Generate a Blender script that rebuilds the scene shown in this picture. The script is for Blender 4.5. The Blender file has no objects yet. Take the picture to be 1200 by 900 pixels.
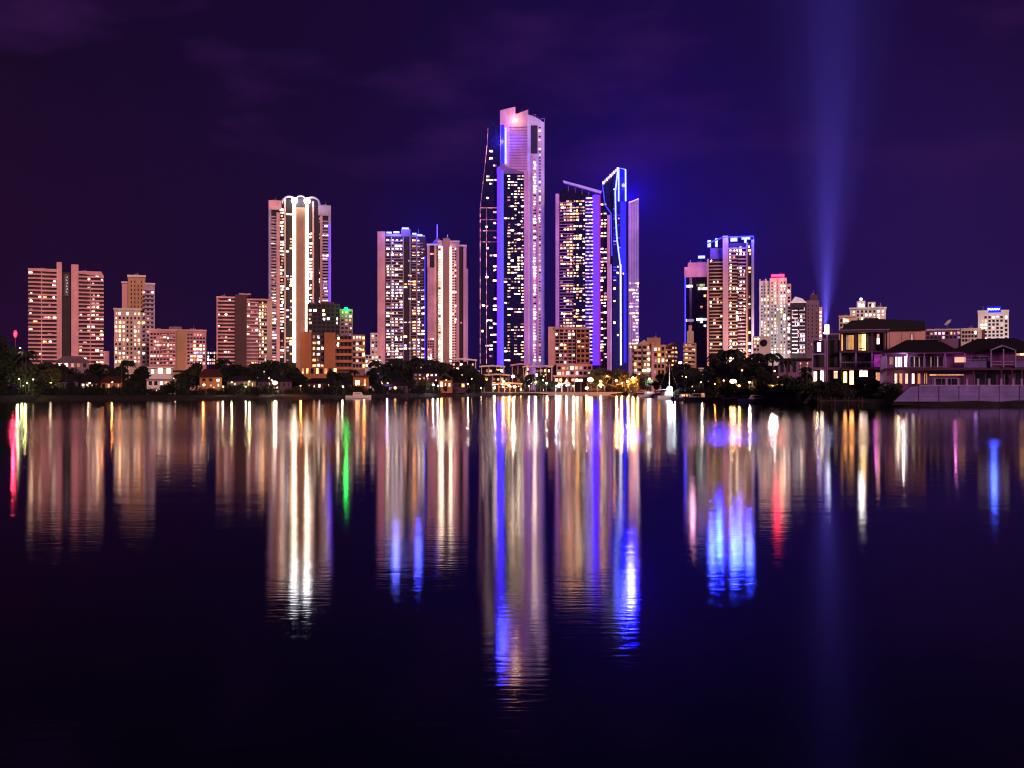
import bpy, math, random
from mathutils import Vector, Matrix
R = math.radians
random.seed(7)
S = bpy.context.scene
COL = S.collection

# ------------------------------------------------------------------ camera
F = 1287.0            # focal length in pixels of a 1200 px wide frame
HZ = 456.0            # horizon row
CH = 3.0              # camera height above the water
cd = bpy.data.cameras.new('camera'); cam = bpy.data.objects.new('camera', cd); COL.objects.link(cam)
cd.sensor_width = 36.0; cd.lens = F / 1200 * 36
cd.shift_y = (HZ - 450) / 1200.0
cd.clip_start = 0.2; cd.clip_end = 30000
cam.location = (0, 0, CH); cam.rotation_euler = (R(90), 0, 0)
S.camera = cam

# ------------------------------------------------------------------ view
S.view_settings.view_transform = 'Standard'; S.view_settings.look = 'None'
S.view_settings.exposure = 0.0; S.view_settings.gamma = 1.0
S.render.engine = 'CYCLES'
S.cycles.use_denoising = True
S.cycles.sample_clamp_indirect = 6.0
S.cycles.max_bounces = 5; S.cycles.diffuse_bounces = 1; S.cycles.glossy_bounces = 3
S.cycles.volume_bounces = 0; S.cycles.transmission_bounces = 2
S.cycles.use_light_tree = True
S.cycles.filter_width = 1.15

# ------------------------------------------------------------------ night sky
W = bpy.data.worlds.new('World'); S.world = W; W.use_nodes = True
nt = W.node_tree; nt.nodes.clear()
def N(t, tp, **kw):
    n = t.nodes.new(tp)
    for k, v in kw.items(): setattr(n, k, v)
    return n
def math_(t, op, a, b=None, c=None, clamp=False):
    n = N(t, 'ShaderNodeMath', operation=op); n.use_clamp = clamp
    for i, v in enumerate((a, b, c)):
        if v is None: continue
        if isinstance(v, (int, float)): n.inputs[i].default_value = v
        else: t.links.new(v, n.inputs[i])
    return n.outputs[0]
def mixc(t, fac, a, b, blend='MIX'):
    n = N(t, 'ShaderNodeMix', data_type='RGBA', blend_type=blend)
    if isinstance(fac, (int, float)): n.inputs[0].default_value = fac
    else: t.links.new(fac, n.inputs[0])
    for i, v in ((6, a), (7, b)):
        if isinstance(v, tuple): n.inputs[i].default_value = (*v[:3], 1)
        else: t.links.new(v, n.inputs[i])
    return n.outputs[2]
def ramp(t, fac, stops, interp='LINEAR'):
    n = N(t, 'ShaderNodeValToRGB'); cr = n.color_ramp; cr.interpolation = interp
    while len(cr.elements) < len(stops): cr.elements.new(0.5)
    for e, (p, c) in zip(cr.elements, stops):
        e.position = p; e.color = (*c, 1) if isinstance(c, tuple) else (c, c, c, 1)
    t.links.new(fac, n.inputs[0]); return n.outputs[0]
tc = N(nt, 'ShaderNodeTexCoord'); sx = N(nt, 'ShaderNodeSeparateXYZ'); nt.links.new(tc.outputs['Generated'], sx.inputs[0])
az = math_(nt, 'ARCTAN2', sx.outputs[0], sx.outputs[1])                 # azimuth, 0 straight ahead
el = math_(nt, 'MAXIMUM', sx.outputs[2], 0.0)
azn = math_(nt, 'MULTIPLY_ADD', az, 0.95, 0.5, clamp=True)
low = ramp(nt, azn, [(0.02, (0.0200, 0.0030, 0.024)), (0.30, (0.0125, 0.0038, 0.024)), (0.5, (0.0090, 0.0032, 0.050)),
                     (0.66, (0.014, 0.0045, 0.080)), (0.86, (0.024, 0.0090, 0.085)), (1.0, (0.024, 0.008, 0.07))], 'EASE')
high = ramp(nt, azn, [(0.0, (0.0045, 0.0018, 0.0080)), (0.35, (0.0050, 0.0018, 0.014)), (0.6, (0.0060, 0.0024, 0.026)),
                      (0.8, (0.0075, 0.0028, 0.030)), (1.0, (0.0085, 0.0022, 0.020))], 'EASE')
ef = ramp(nt, el, [(0.0, 0.0), (0.12, 0.45), (0.34, 1.0)], 'EASE')
sky = mixc(nt, ef, low, high)
# thin clouds lit from the city below
mp = N(nt, 'ShaderNodeMapping'); mp.inputs['Scale'].default_value = (2.2, 2.2, 7.0); nt.links.new(tc.outputs['Generated'], mp.inputs[0])
cn = N(nt, 'ShaderNodeTexNoise'); cn.inputs['Scale'].default_value = 2.3; cn.inputs['Detail'].default_value = 5; cn.inputs['Roughness'].default_value = 0.55
nt.links.new(mp.outputs[0], cn.inputs[0])
cl = ramp(nt, cn.outputs[0], [(0.52, 0.0), (0.78, 1.0)])
cl = math_(nt, 'MULTIPLY', cl, ramp(nt, el, [(0.10, 0.0), (0.24, 1.0)]))
sky = mixc(nt, cl, sky, (0.034, 0.0080, 0.062))
# a few faint stars
vo = N(nt, 'ShaderNodeTexVoronoi'); vo.inputs['Scale'].default_value = 26; nt.links.new(tc.outputs['Generated'], vo.inputs[0])
st = math_(nt, 'LESS_THAN', vo.outputs['Distance'], 0.02)
sc_ = N(nt, 'ShaderNodeSeparateColor'); nt.links.new(vo.outputs['Color'], sc_.inputs[0])
st = math_(nt, 'MULTIPLY', st, math_(nt, 'GREATER_THAN', sc_.outputs[0], 0.72))
sky = mixc(nt, math_(nt, 'MULTIPLY', st, 0.35), sky, (0.5, 0.45, 0.75))
bg = N(nt, 'ShaderNodeBackground'); nt.links.new(sky, bg.inputs[0]); bg.inputs[1].default_value = 0.88
# the sun is far under the horizon: the physical sky only adds its last trace
ns = N(nt, 'ShaderNodeTexSky', sky_type='NISHITA'); ns.sun_disc = False; ns.sun_elevation = R(-8); ns.sun_rotation = R(150)
bg2 = N(nt, 'ShaderNodeBackground'); nt.links.new(ns.outputs[0], bg2.inputs[0]); bg2.inputs[1].default_value = 0.001
ad = N(nt, 'ShaderNodeAddShader'); nt.links.new(bg.outputs[0], ad.inputs[0]); nt.links.new(bg2.outputs[0], ad.inputs[1])
wo = N(nt, 'ShaderNodeOutputWorld'); nt.links.new(ad.outputs[0], wo.inputs[0])

# ------------------------------------------------------------------ the pink street glow that falls on the facades: one soft distant lamp
sd = bpy.data.lights.new('sun', 'SUN'); sun = bpy.data.objects.new('sun', sd); COL.objects.link(sun)
sd.energy = 2.45; sd.angle = R(14); sd.color = (1.0, 0.50, 0.45)
sun.rotation_euler = (R(90 - 14), 0, R(24))       # low, from behind the camera and from the right

# ------------------------------------------------------------------ materials
MAT = {}
def pm(name, col, rough=0.7, var=0.25, scale=0.15, metal=0.0, spec=0.3, stretch=(1, 1, 1), bump=0.0):
    m = bpy.data.materials.new(name); m.use_nodes = True; t = m.node_tree
    b = t.nodes['Principled BSDF']; b.inputs['Roughness'].default_value = rough; b.inputs['Metallic'].default_value = metal
    b.inputs['Specular IOR Level'].default_value = spec
    c = N(t, 'ShaderNodeTexCoord'); mp = N(t, 'ShaderNodeMapping'); mp.inputs['Scale'].default_value = stretch
    t.links.new(c.outputs['Object'], mp.inputs[0])
    n = N(t, 'ShaderNodeTexNoise'); n.inputs['Scale'].default_value = scale; n.inputs['Detail'].default_value = 4
    t.links.new(mp.outputs[0], n.inputs[0])
    o = mixc(t, ramp(t, n.outputs[0], [(0.3, 0.0), (0.7, 1.0)]), tuple(x * (1 - var) for x in col), tuple(min(1, x * (1 + var)) for x in col))
    if name.endswith('render') or name.endswith('wall'):
        w2 = N(t, 'ShaderNodeTexNoise'); w2.inputs['Scale'].default_value = 0.045; w2.inputs['Detail'].default_value = 6; w2.inputs['Roughness'].default_value = .65; t.links.new(c.outputs['Object'], w2.inputs[0])
        o = mixc(t, ramp(t, w2.outputs[0], [(0.38, 0.0), (0.62, 1.0)]), tuple(x * .70 for x in col), o)
    t.links.new(o, b.inputs['Base Color'])
    if bump:
        bu = N(t, 'ShaderNodeBump'); bu.inputs['Strength'].default_value = bump; t.links.new(n.outputs[0], bu.inputs['Height']); t.links.new(bu.outputs[0], b.inputs['Normal'])
    MAT[name] = m; return m
def em(name, col, strength, sample=False, var=0.25, scale=0.9):
    m = bpy.data.materials.new(name); m.use_nodes = True; t = m.node_tree
    b = t.nodes['Principled BSDF']; b.inputs['Base Color'].default_value = (*[x * 0.3 for x in col], 1); b.inputs['Roughness'].default_value = 0.4
    c = N(t, 'ShaderNodeTexCoord'); n = N(t, 'ShaderNodeTexNoise'); n.inputs['Scale'].default_value = scale; t.links.new(c.outputs['Object'], n.inputs[0])
    o = mixc(t, ramp(t, n.outputs[0], [(0.35, 0.0), (0.65, 1.0)]), tuple(x * (1 - var) for x in col), tuple(x * (1 + var) for x in col))
    if name.startswith('lit'):
        gp = N(t, 'ShaderNodeNewGeometry'); sn = N(t, 'ShaderNodeVectorMath', operation='SNAP'); sn.inputs[1].default_value = (2.6, 2.6, 3.2); t.links.new(gp.outputs['Position'], sn.inputs[0])
        wn = N(t, 'ShaderNodeTexWhiteNoise', noise_dimensions='3D'); t.links.new(sn.outputs[0], wn.inputs['Vector']); RND = wn.outputs['Value']; warm = (min(1.2, col[0]*1.1), col[1]*.72, col[2]*.5)
        rr = math_(t, 'FRACT', math_(t, 'MULTIPLY', RND, 7.13))
        o = mixc(t, math_(t, 'MULTIPLY', rr, .8), o, warm)
        wv = N(t, 'ShaderNodeTexWave'); wv.inputs['Scale'].default_value = 1.1; wv.inputs['Distortion'].default_value = 2.5; t.links.new(c.outputs['Object'], wv.inputs[0])
        sx2 = N(t, 'ShaderNodeSeparateXYZ'); t.links.new(c.outputs['Object'], sx2.inputs[0])
        k = math_(t, 'MULTIPLY_ADD', wv.outputs['Fac'], .45, .72)
        pw = math_(t, 'POWER', RND, 4.0)
        k = math_(t, 'MULTIPLY', k, math_(t, 'MULTIPLY_ADD', pw, 6.0, .38))
        t.links.new(math_(t, 'MULTIPLY', k, strength), b.inputs['Emission Strength'])
    else: b.inputs['Emission Strength'].default_value = strength
    t.links.new(o, b.inputs['Emission Color'])
    m.cycles.emission_sampling = 'FRONT' if sample else 'NONE'
    MAT[name] = m; return m
V = (1, 1, 0.08)
pm('pink_render', (0.60, 0.34, 0.34), stretch=V); pm('rose_render', (0.80, 0.44, 0.45), stretch=V)
pm('cream_render', (0.68, 0.55, 0.44), stretch=V); pm('white_render', (0.80, 0.76, 0.74), stretch=V)
pm('tan_render', (0.52, 0.32, 0.17), stretch=V); pm('orange_render', (0.42, 0.17, 0.065), stretch=V)
pm('lilac_render', (0.46, 0.38, 0.50), stretch=V); pm('mauve_render', (0.26, 0.17, 0.22), stretch=V)
pm('brown_render', (0.10, 0.055, 0.05), stretch=V); pm('dark_render', (0.035, 0.028, 0.035), stretch=V)
pm('purple_render', (0.22, 0.12, 0.30), stretch=V)
pm('dark_glass', (0.012, 0.012, 0.020), rough=0.12, spec=0.6, var=0.5, scale=0.3)
pm('recess', (0.016, 0.009, 0.012), rough=0.6, scale=0.3)
pm('recess_pink', (0.035, 0.010, 0.012), rough=0.6, scale=0.3)
pm('blue_glass', (0.02, 0.02, 0.10), rough=0.12, spec=0.7, scale=0.3)
pm('window_glass', (0.020, 0.018, 0.028), rough=0.08, spec=0.7, var=0.5, scale=0.6)
pm('steel', (0.30, 0.30, 0.32), rough=0.4, metal=0.6, scale=2); pm('dark_steel', (0.05, 0.05, 0.06), rough=0.5, metal=0.4, scale=2)
pm('villa_wall', (0.15, 0.045, 0.20), scale=0.8)
pm('villa_trim', (0.22, 0.15, 0.42), scale=1)
pm('dusk_wall', (0.07, 0.032, 0.070), scale=0.6)
pm('roof_tile', (0.009, 0.007, 0.014), rough=0.8, scale=1.5, bump=0.3); pm('red_tile', (0.06, 0.018, 0.014), rough=0.8, scale=1.5)
pm('bark', (0.030, 0.022, 0.018), rough=0.9, scale=3, var=0.4)
pm('leaf_dark', (0.011, 0.017, 0.008), rough=0.7, var=0.55, scale=0.6, spec=0.2)
pm('leaf_lit', (0.055, 0.062, 0.020), rough=0.7, var=0.55, scale=0.6, spec=0.2)  # brighter leaf copy, lamplight on the quay trees partly put into its colour
pm('palm_leaf', (0.016, 0.022, 0.010), rough=0.6, var=0.5, scale=0.6, spec=0.25)
pm('soil', (0.010, 0.010, 0.008), rough=0.95, var=0.5, scale=0.05, bump=0.2)
pm('rock', (0.016, 0.014, 0.015), rough=0.95, var=0.6, scale=0.8, bump=0.6)
pm('paving', (0.16, 0.13, 0.13), rough=0.8, var=0.3, scale=0.4)
pm('seawall_paint', (0.12, 0.09, 0.34), rough=0.7, var=0.25, scale=0.5)  # pale concrete; the violet light on it is put into the colour
pm('hull_white', (0.6, 0.6, 0.62), rough=0.3, scale=1.0, var=0.1); pm('hull_blue', (0.03, 0.05, 0.16), rough=0.3, scale=1.0, var=0.2)
pm('canvas', (0.7, 0.66, 0.64), rough=0.8, scale=0.8, var=0.12)
# lit windows
em('lit_cream', (1.0, 0.74, 0.52), 2.17); em('lit_white', (1.0, 0.88, 0.84), 2.90); em('lit_pink', (1.0, 0.55, 0.60), 1.45)
em('lit_amber', (1.0, 0.48, 0.16), 1.74); em('lit_dim', (0.75, 0.36, 0.24), 0.65); em('lit_rose', (0.70, 0.25, 0.33), 0.65)
em('lit_violet', (0.55, 0.40, 1.0), 1.59); em('lit_cool', (0.75, 0.9, 1.0), 2.03); em('lit_bright', (1.0, 0.86, 0.66), 4.93)
em('lit_yellow', (1.0, 0.70, 0.22), 1.45); em('lit_green', (0.45, 0.60, 0.20), 0.51)
em('lit_hot', (1.0, 0.80, 0.56), 9.0); em('lit_fire', (1.0, 0.42, 0.12), 6.5)
# coloured strips, signs, crowns
em('led_blue', (0.035, 0.03, 1.0), 3.2); em('led_violet', (0.065, 0.012, 1.0), 3.0); em('led_ice', (0.16, 0.20, 1.0), 5.0)
em('led_deep', (0.01, 0.012, 1.0), 1.5); em('led_magenta', (0.50, 0.04, 0.50), 0.45)
em('strip_cream', (1.0, 0.80, 0.55), 6.5); em('strip_white', (0.85, 0.80, 1.0), 2.2); em('strip_pink', (1.0, 0.55, 0.66), 1.1)
em('flood_white', (0.85, 0.90, 1.0), 12.0); em('flood_warm', (1.0, 0.66, 0.32), 22.0); em('beacon_red', (1.0, 0.02, 0.05), 6.0)
em('beacon_green', (0.0, 1.0, 0.08), 14.0); em('sign_red', (1.0, 0.01, 0.04), 14.0); em('sign_blue', (0.35, 0.45, 1.0), 5.0)
em('lantern', (1.0, 0.55, 0.20), 12.0)
em('lettering_dim', (0.7, 0.7, 0.8), 0.5)
em('star_white', (0.92, 0.93, 1.0), 30.0)

# ------------------------------------------------------------------ mesh helpers
def mesh_of(name, verts, faces, mats, midx=None, smooth=False):
    me = bpy.data.meshes.new(name); me.from_pydata(verts, [], faces)
    for m in mats: me.materials.append(MAT[m] if isinstance(m, str) else m)
    if midx: me.polygons.foreach_set('material_index', midx)
    if smooth: me.polygons.foreach_set('use_smooth', [True] * len(me.polygons))
    me.update(); return me
class MB:
    def __init__(s): s.v = []; s.f = []; s.m = []
    def box(s, x0, x1, y0, y1, z0, z1, mi=0):
        if x1 < x0: x0, x1 = x1, x0
        if y1 < y0: y0, y1 = y1, y0
        if z1 < z0: z0, z1 = z1, z0
        n = len(s.v)
        s.v += [(x0, y0, z0), (x1, y0, z0), (x1, y1, z0), (x0, y1, z0), (x0, y0, z1), (x1, y0, z1), (x1, y1, z1), (x0, y1, z1)]
        s.f += [(n, n+3, n+2, n+1), (n+4, n+5, n+6, n+7), (n, n+1, n+5, n+4), (n+1, n+2, n+6, n+5), (n+2, n+3, n+7, n+6), (n+3, n, n+4, n+7)]
        s.m += [mi] * 6; return s
    def prism(s, pts, y0, y1, mi=0):          # pts: (x, z) outline, extruded along y
        a = sum(pts[i][0] * pts[(i+1) % len(pts)][1] - pts[(i+1) % len(pts)][0] * pts[i][1] for i in range(len(pts)))
        if a < 0: pts = pts[::-1]
        n = len(s.v); k = len(pts)
        s.v += [(x, y0, z) for x, z in pts] + [(x, y1, z) for x, z in pts]
        s.f.append(tuple(range(n, n+k))); s.f.append(tuple(range(n+2*k-1, n+k-1, -1)))
        for i in range(k):
            j = (i+1) % k; s.f.append((n+j, n+i, n+k+i, n+k+j))
        s.m += [mi] * (k + 2); return s
    def tube(s, pts, r0, r1=None, n=8, mi=0, cap=True):
        r1 = r0 if r1 is None else r1; b = len(s.v); k = len(pts)
        for i, p in enumerate(pts):
            p = Vector(p)
            d = (Vector(pts[min(i+1, k-1)]) - Vector(pts[max(i-1, 0)])).normalized()
            u = d.orthogonal().normalized(); w = d.cross(u)
            if i and (u.dot(pu) < 0.9):
                u = (pu - d * pu.dot(d)).normalized(); w = d.cross(u)
            pu = u; r = r0 + (r1 - r0) * i / max(1, k-1)
            for j in range(n):
                a = 2 * math.pi * j / n; s.v.append(tuple(p + u * (r * math.cos(a)) + w * (r * math.sin(a))))
        for i in range(k-1):
            for j in range(n):
                s.f.append((b+i*n+j, b+i*n+(j+1) % n, b+(i+1)*n+(j+1) % n, b+(i+1)*n+j)); s.m.append(mi)
        if cap:
            s.f.append(tuple(b+j for j in range(n-1, -1, -1))); s.f.append(tuple(b+(k-1)*n+j for j in range(n))); s.m += [mi, mi]
        return s
    def ball(s, c, r, mi=0, n=10, q=6, sz=1.0):
        b = len(s.v); s.v.append((c[0], c[1], c[2] - r*sz))
        for i in range(1, q):
            t = math.pi * i / q
            for j in range(n):
                a = 2*math.pi*j/n; s.v.append((c[0]+r*math.sin(t)*math.cos(a), c[1]+r*math.sin(t)*math.sin(a), c[2]-r*sz*math.cos(t)))
        s.v.append((c[0], c[1], c[2] + r*sz)); e = len(s.v) - 1
        for j in range(n):
            s.f.append((b, b+1+(j+1) % n, b+1+j)); s.m.append(mi)
            o = b+1+(q-2)*n; s.f.append((e, o+j, o+(j+1) % n)); s.m.append(mi)
        for i in range(q-2):
            for j in range(n):
                o = b+1+i*n; s.f.append((o+j, o+(j+1) % n, o+n+(j+1) % n, o+n+j)); s.m.append(mi)
        return s
    def roof(s, x0, x1, y0, y1, z0, z1, hip, mi=0):   # hipped roof on a rectangle, ridge along x
        n = len(s.v); ym = (y0+y1)/2
        s.v += [(x0, y0, z0), (x1, y0, z0), (x1, y1, z0), (x0, y1, z0), (x0+hip, ym, z1), (x1-hip, ym, z1)]
        s.f += [(n, n+1, n+5, n+4), (n+1, n+2, n+5), (n+2, n+3, n+4, n+5), (n+3, n, n+4), (n, n+3, n+2, n+1)]
        s.m += [mi]*5; return s
    def mesh(s, name, mats, smooth=False):
        if isinstance(mats, str): mats = [mats]
        return mesh_of(name, s.v, s.f, mats, s.m, smooth)
    def build(s, name, mats, parent=None, smooth=False):
        return obj(name, s.mesh(name, mats, smooth), parent)
def obj(name, me, parent=None, loc=None):
    o = bpy.data.objects.new(name, me); COL.objects.link(o)
    if parent: o.parent = parent
    if loc: o.location = loc
    return o
def thing(name, label, cat, loc=(0, 0, 0), rz=0.0, group=None, kind=None):
    o = bpy.data.objects.new(name, None); COL.objects.link(o); o.location = loc; o.rotation_euler = (0, 0, rz)
    o.empty_display_size = 0.5
    tag(o, label, cat, group, kind); return o
def tag(o, label=None, cat=None, group=None, kind=None):
    if label: o['label'] = label
    if cat: o['category'] = cat
    if group: o['group'] = group
    if kind: o['kind'] = kind
    return o
def at(px, py, D): return Vector(((px-600)/F*D, D, CH+(HZ-py)/F*D))
def lamp(name, loc, energy, col, radius=0.3, parent=None, kind='POINT'):
    l = bpy.data.lights.new(name, kind); l.energy = energy; l.color = col; l.shadow_soft_size = radius
    o = bpy.data.objects.new(name, l); COL.objects.link(o); o.location = loc
    if parent: o.parent = parent
    return o

# ------------------------------------------------------------------ water, ground, bank
def water_mat():
    m = bpy.data.materials.new('river_water'); m.use_nodes = True; t = m.node_tree; t.nodes.clear(); b = N(t, 'ShaderNodeBsdfAnisotropic', distribution='BECKMANN'); b.inputs['Color'].default_value = (.92, .92, .95, 1)
    df = N(t, 'ShaderNodeBsdfDiffuse'); df.inputs['Color'].default_value = (0.0012, 0.0010, 0.0020, 1); fr = N(t, 'ShaderNodeFresnel'); fr.inputs['IOR'].default_value = 1.28
    mx = N(t, 'ShaderNodeMixShader'); t.links.new(fr.outputs[0], mx.inputs[0]); t.links.new(df.outputs[0], mx.inputs[1]); t.links.new(b.outputs[0], mx.inputs[2])
    ou = N(t, 'ShaderNodeOutputMaterial'); t.links.new(mx.outputs[0], ou.inputs[0])
    g = N(t, 'ShaderNodeNewGeometry'); s = N(t, 'ShaderNodeSeparateXYZ'); t.links.new(g.outputs['Position'], s.inputs[0])
    # breeze patches: a rough band lies 65 m to 170 m out, its edges wander
    mp = N(t, 'ShaderNodeMapping'); mp.inputs['Scale'].default_value = (0.010, 0.022, 1); t.links.new(g.outputs['Position'], mp.inputs[0])
    n = N(t, 'ShaderNodeTexNoise'); n.inputs['Scale'].default_value = 1.0; n.inputs['Detail'].default_value = 3; t.links.new(mp.outputs[0], n.inputs[0])
    y = math_(t, 'MULTIPLY_ADD', math_(t, 'SUBTRACT', n.outputs[0], 0.5), 95.0, s.outputs[1])
    yn = math_(t, 'DIVIDE', y, 400.0)
    r = ramp(t, yn, [(0.0, 0.088), (0.10, 0.088), (0.130, 0.095), (0.180, 0.175), (0.205, 0.17), (0.29, 0.125), (0.50, 0.12), (1.0, 0.12)])
    t.links.new(r, b.inputs['Roughness'])
    mp2 = N(t, 'ShaderNodeMapping'); mp2.inputs['Scale'].default_value = (0.45, 1.7, 1); t.links.new(g.outputs['Position'], mp2.inputs[0])
    n2 = N(t, 'ShaderNodeTexNoise'); n2.inputs['Scale'].default_value = 4.0; n2.inputs['Detail'].default_value = 2; t.links.new(mp2.outputs[0], n2.inputs[0])
    n3 = N(t, 'ShaderNodeTexNoise'); n3.inputs['Scale'].default_value = 0.25; n3.inputs['Detail'].default_value = 2; t.links.new(mp2.outputs[0], n3.inputs[0])
    h = math_(t, 'ADD', math_(t, 'MULTIPLY', n2.outputs[0], 0.0022), math_(t, 'MULTIPLY', n3.outputs[0], 0.006))
    bu = N(t, 'ShaderNodeBump'); bu.inputs['Strength'].default_value = 1.0; bu.inputs['Distance'].default_value = 1.0
    t.links.new(h, bu.inputs['Height']); t.links.new(bu.outputs[0], b.inputs['Normal'])
    MAT['water'] = m
water_mat()
WL = 9000
tag(obj('water', mesh_of('water', [(-WL, -200, 0), (WL, -200, 0), (WL, 12000, 0), (-WL, 12000, 0)], [(0, 1, 2, 3)], ['water'])), 'dark calm river full of long light reflections', kind='structure')
shore = [(-6000, 262), (-1400, 268), (-700, 275), (0, 279), (40, 290), (120, 305), (220, 315), (300, 330), (380, 360), (470, 410), (540, 470), (600, 545), (690, 560), (740, 545), (775, 420), (800, 310),
         (840, 258), (900, 230), (960, 200), (1020, 190), (1080, 184.5), (1200, 182), (1500, 180), (2600, 170), (6000, 165)]
def sx_(px, D): return (px-600)/F*D
def shore_D(px):
    for (a, da), (b, db) in zip(shore, shore[1:]):
        if a <= px <= b: return da + (db-da)*(px-a)/(b-a)
    return 300
GZ = 1.3
sv = []; sf = []
pts = [(sx_(p, d), d) for p, d in shore]
# fine shoreline so its edge is uneven
fine = []
for (xa, ya), (xb, yb) in zip(pts, pts[1:]):
    k = max(1, min(60, int(abs(xb-xa)/3)))
    for i in range(k):
        t = i/k; fine.append((xa+(xb-xa)*t, ya+(yb-ya)*t + random.uniform(-0.7, 0.7)))
fine.append(pts[-1])
for x, y in fine: sv += [(x, y-1.5, -0.6), (x, y+1.0, 0.55+random.uniform(-.25, .25)), (x, y+4.5, GZ)]
for i in range(len(fine)-1):
    a = i*3; b = a+3; sf += [(a, b, b+1, a+1), (a+1, b+1, b+2, a+2)]
tag(obj('bank', mesh_of('bank', sv, sf, ['rock'])), 'dark rocky river bank', kind='structure')
gv = []; gf = []
for x, y in fine: gv += [(x, y+4.5, GZ), (x*1.0 if abs(x) > 3000 else x*1.2, 620, GZ+0.4), (x*2.2, 11000, GZ+6)]
for i in range(len(fine)-1):
    a = i*3; b = a+3; gf += [(a, b, b+1, a+1), (a+1, b+1, b+2, a+2)]
tag(obj('ground', mesh_of('ground', gv, gf, ['soil'])), 'dark ground of the far shore', kind='structure')

# ------------------------------------------------------------------ buildings
ROOF = {158: ((160, 322.5, 6, 2.2, 3),), 208: ((226, 386, 7, 1.6, 4), (186, 386, 5, 1.4, 0)), 286: ((262, 348, 5, 2, 3), (308, 350.5, 5, 1.6, 0)), 352: ((322, 236, 5, 2, 4), (381, 240, 5, 2, 5)),
        386: ((367, 356, 5, 1.8, 3),), 471: ((457, 274, 4, 1.6, 0), (490, 275, 4, 1.8, 6)), 602: ((611, 131.5, 4, 1.5, 5), (630, 139.5, 3, 2.2, 3)), 668: ((658, 384, 6, 2, 3), (682, 384, 5, 2, 0)),
        758: ((768, 395.5, 4, 1.6, 4),), 815: ((820, 307.5, 6, 2, 4),), 907: ((896, 329, 4, 2, 3), (914, 323.5, 3, 1.5, 4)), 954: ((953, 345, 3, 1.8, 4),), 1010: ((1031, 360, 5, 1.8, 4), (990, 369.5, 4, 1.5, 0)),
        1116: ((1138, 385, 5, 2, 3), (1098, 385.2, 4, 1.6, 0)), 1164: ((1151, 363.5, 4, 1.6, 4),), 78: ((100, 317.5, 5, 1.8, 3), (50, 316, 6, 1.6, 0)), 390: ((358, 390, 5, 1.6, 0), (405, 393, 5, 2, 3))}
class Bld:
    def __init__(s, name, label, cat, cx, D, group=None, gz=None, turn=0.0):
        s.cx = cx; s.D = D; s.gz = GZ + 0.1 if gz is None else gz
        X = (cx-600)/F*D; s.az = math.atan2(X, D); s.k = D/F*math.cos(s.az); s.kz = D/F
        s.root = thing(name, label, cat, (X, D, s.gz), -s.az + turn, group); s.wins = []; s.cache = {}
    def x(s, px): return (px-s.cx)*s.k
    def z(s, py): return max(0.0, CH+(HZ-py)*s.kz-s.gz)
    def zz(s, py): return CH+(HZ-py)*s.kz-s.gz
    def block(s, name, x0, x1, yt, yb, front=0.0, thick=26.0, mat='pink_render', parent=None):
        return MB().box(s.x(x0), s.x(x1), -front, -front+thick, s.zz(yb) if yb < 999 else 0.0, s.zz(yt)).build(name, mat, parent or s.root)
    def poly(s, name, pts, front=0.0, thick=26.0, mat='pink_render', parent=None):
        return MB().prism([(s.x(a), 0.0 if b >= 999 else s.zz(b)) for a, b in pts], -front, -front+thick).build(name, mat, parent or s.root)
    def bar(s, name, pts, r, mat, front=0.5, parent=None, n=6):
        return MB().tube([(s.x(a), -front, s.zz(b)) for a, b in pts], r, n=n).build(name, mat, parent or s.root)
    def balc(s, x0, x1, yt, yb, n, mat='rose_render', front=0.0, depth=1.6, hf=0.42, name='balcony', cols=1, gap=0.8, solid=True):
        h = (s.zz(yt)-s.zz(yb))/n; cw = (s.x(x1)-s.x(x0))/cols; w = cw - (gap if cols > 1 else 0)
        b = MB(); b.box(-w/2, w/2, -depth, 0, 0, h*0.10).box(-w/2, w/2, -depth, -depth+0.2, h*0.10, h*hf)
        b.box(-w/2, -w/2+0.2, -depth+0.2, 0, h*0.10, h*hf).box(w/2-0.2, w/2, -depth+0.2, 0, h*0.10, h*hf)
        me = b.mesh(name, mat)
        for c in range(cols):
            for i in range(n):
                obj(name, me, s.root, (s.x(x0)+cw*(c+.5), -front, s.zz(yb)+h*i))
    def win(s, x0, x1, yt, yb, nx, ny, lit=0.3, pal=('lit_cream', 'lit_white', 'lit_dim'), front=0.0, wf=0.7, hf=0.6, dark=True, seed=None, vary=True, prot=0.12):
        rnd = random.Random(seed if seed is not None else int(x0*7+yt*13))
        cw = (s.x(x1)-s.x(x0))/nx; h = (s.zz(yt)-s.zz(yb))/ny
        rowp = [rnd.uniform(0.5, 1.5) for _ in range(ny)]; colp = [rnd.uniform(0.15, 1.9) for _ in range(nx)]
        hotc = [rnd.choice((None, None, None, 'lit_hot', 'lit_fire')) for _ in range(nx)]
        prev = False
        for j in range(ny):
            for i in range(nx):
                p = 0.95*lit*rowp[j]*colp[i]
                if prev: p = min(0.9, p*1.7)
                on = rnd.random() < p; prev = on
                if not on and not dark: continue
                m = rnd.choice(pal) if on else 'window_glass'
                if on and hotc[i] and rnd.random() < .45: m = hotc[i]
                w = cw*wf*(rnd.choice((1, 1, 0.75, 0.55)) if (on and vary) else 1)
                hh = h*hf*(rnd.choice((1, 1, 0.8)) if (on and vary) else 1)
                cx = s.x(x0)+cw*(i+.5) + ((rnd.random()-.5)*(cw*wf-w) if on else 0)
                s.wins.append((cx, s.zz(yb)+h*(j+.30)+hh/2, w, hh, m, front, prot, on))
    def one(s, x0, x1, yt, yb, m, front=0.0, prot=0.12):
        s.wins.append(((s.x(x0)+s.x(x1))/2, (s.zz(yt)+s.zz(yb))/2, s.x(x1)-s.x(x0), s.zz(yt)-s.zz(yb), m, front, prot, True))
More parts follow.
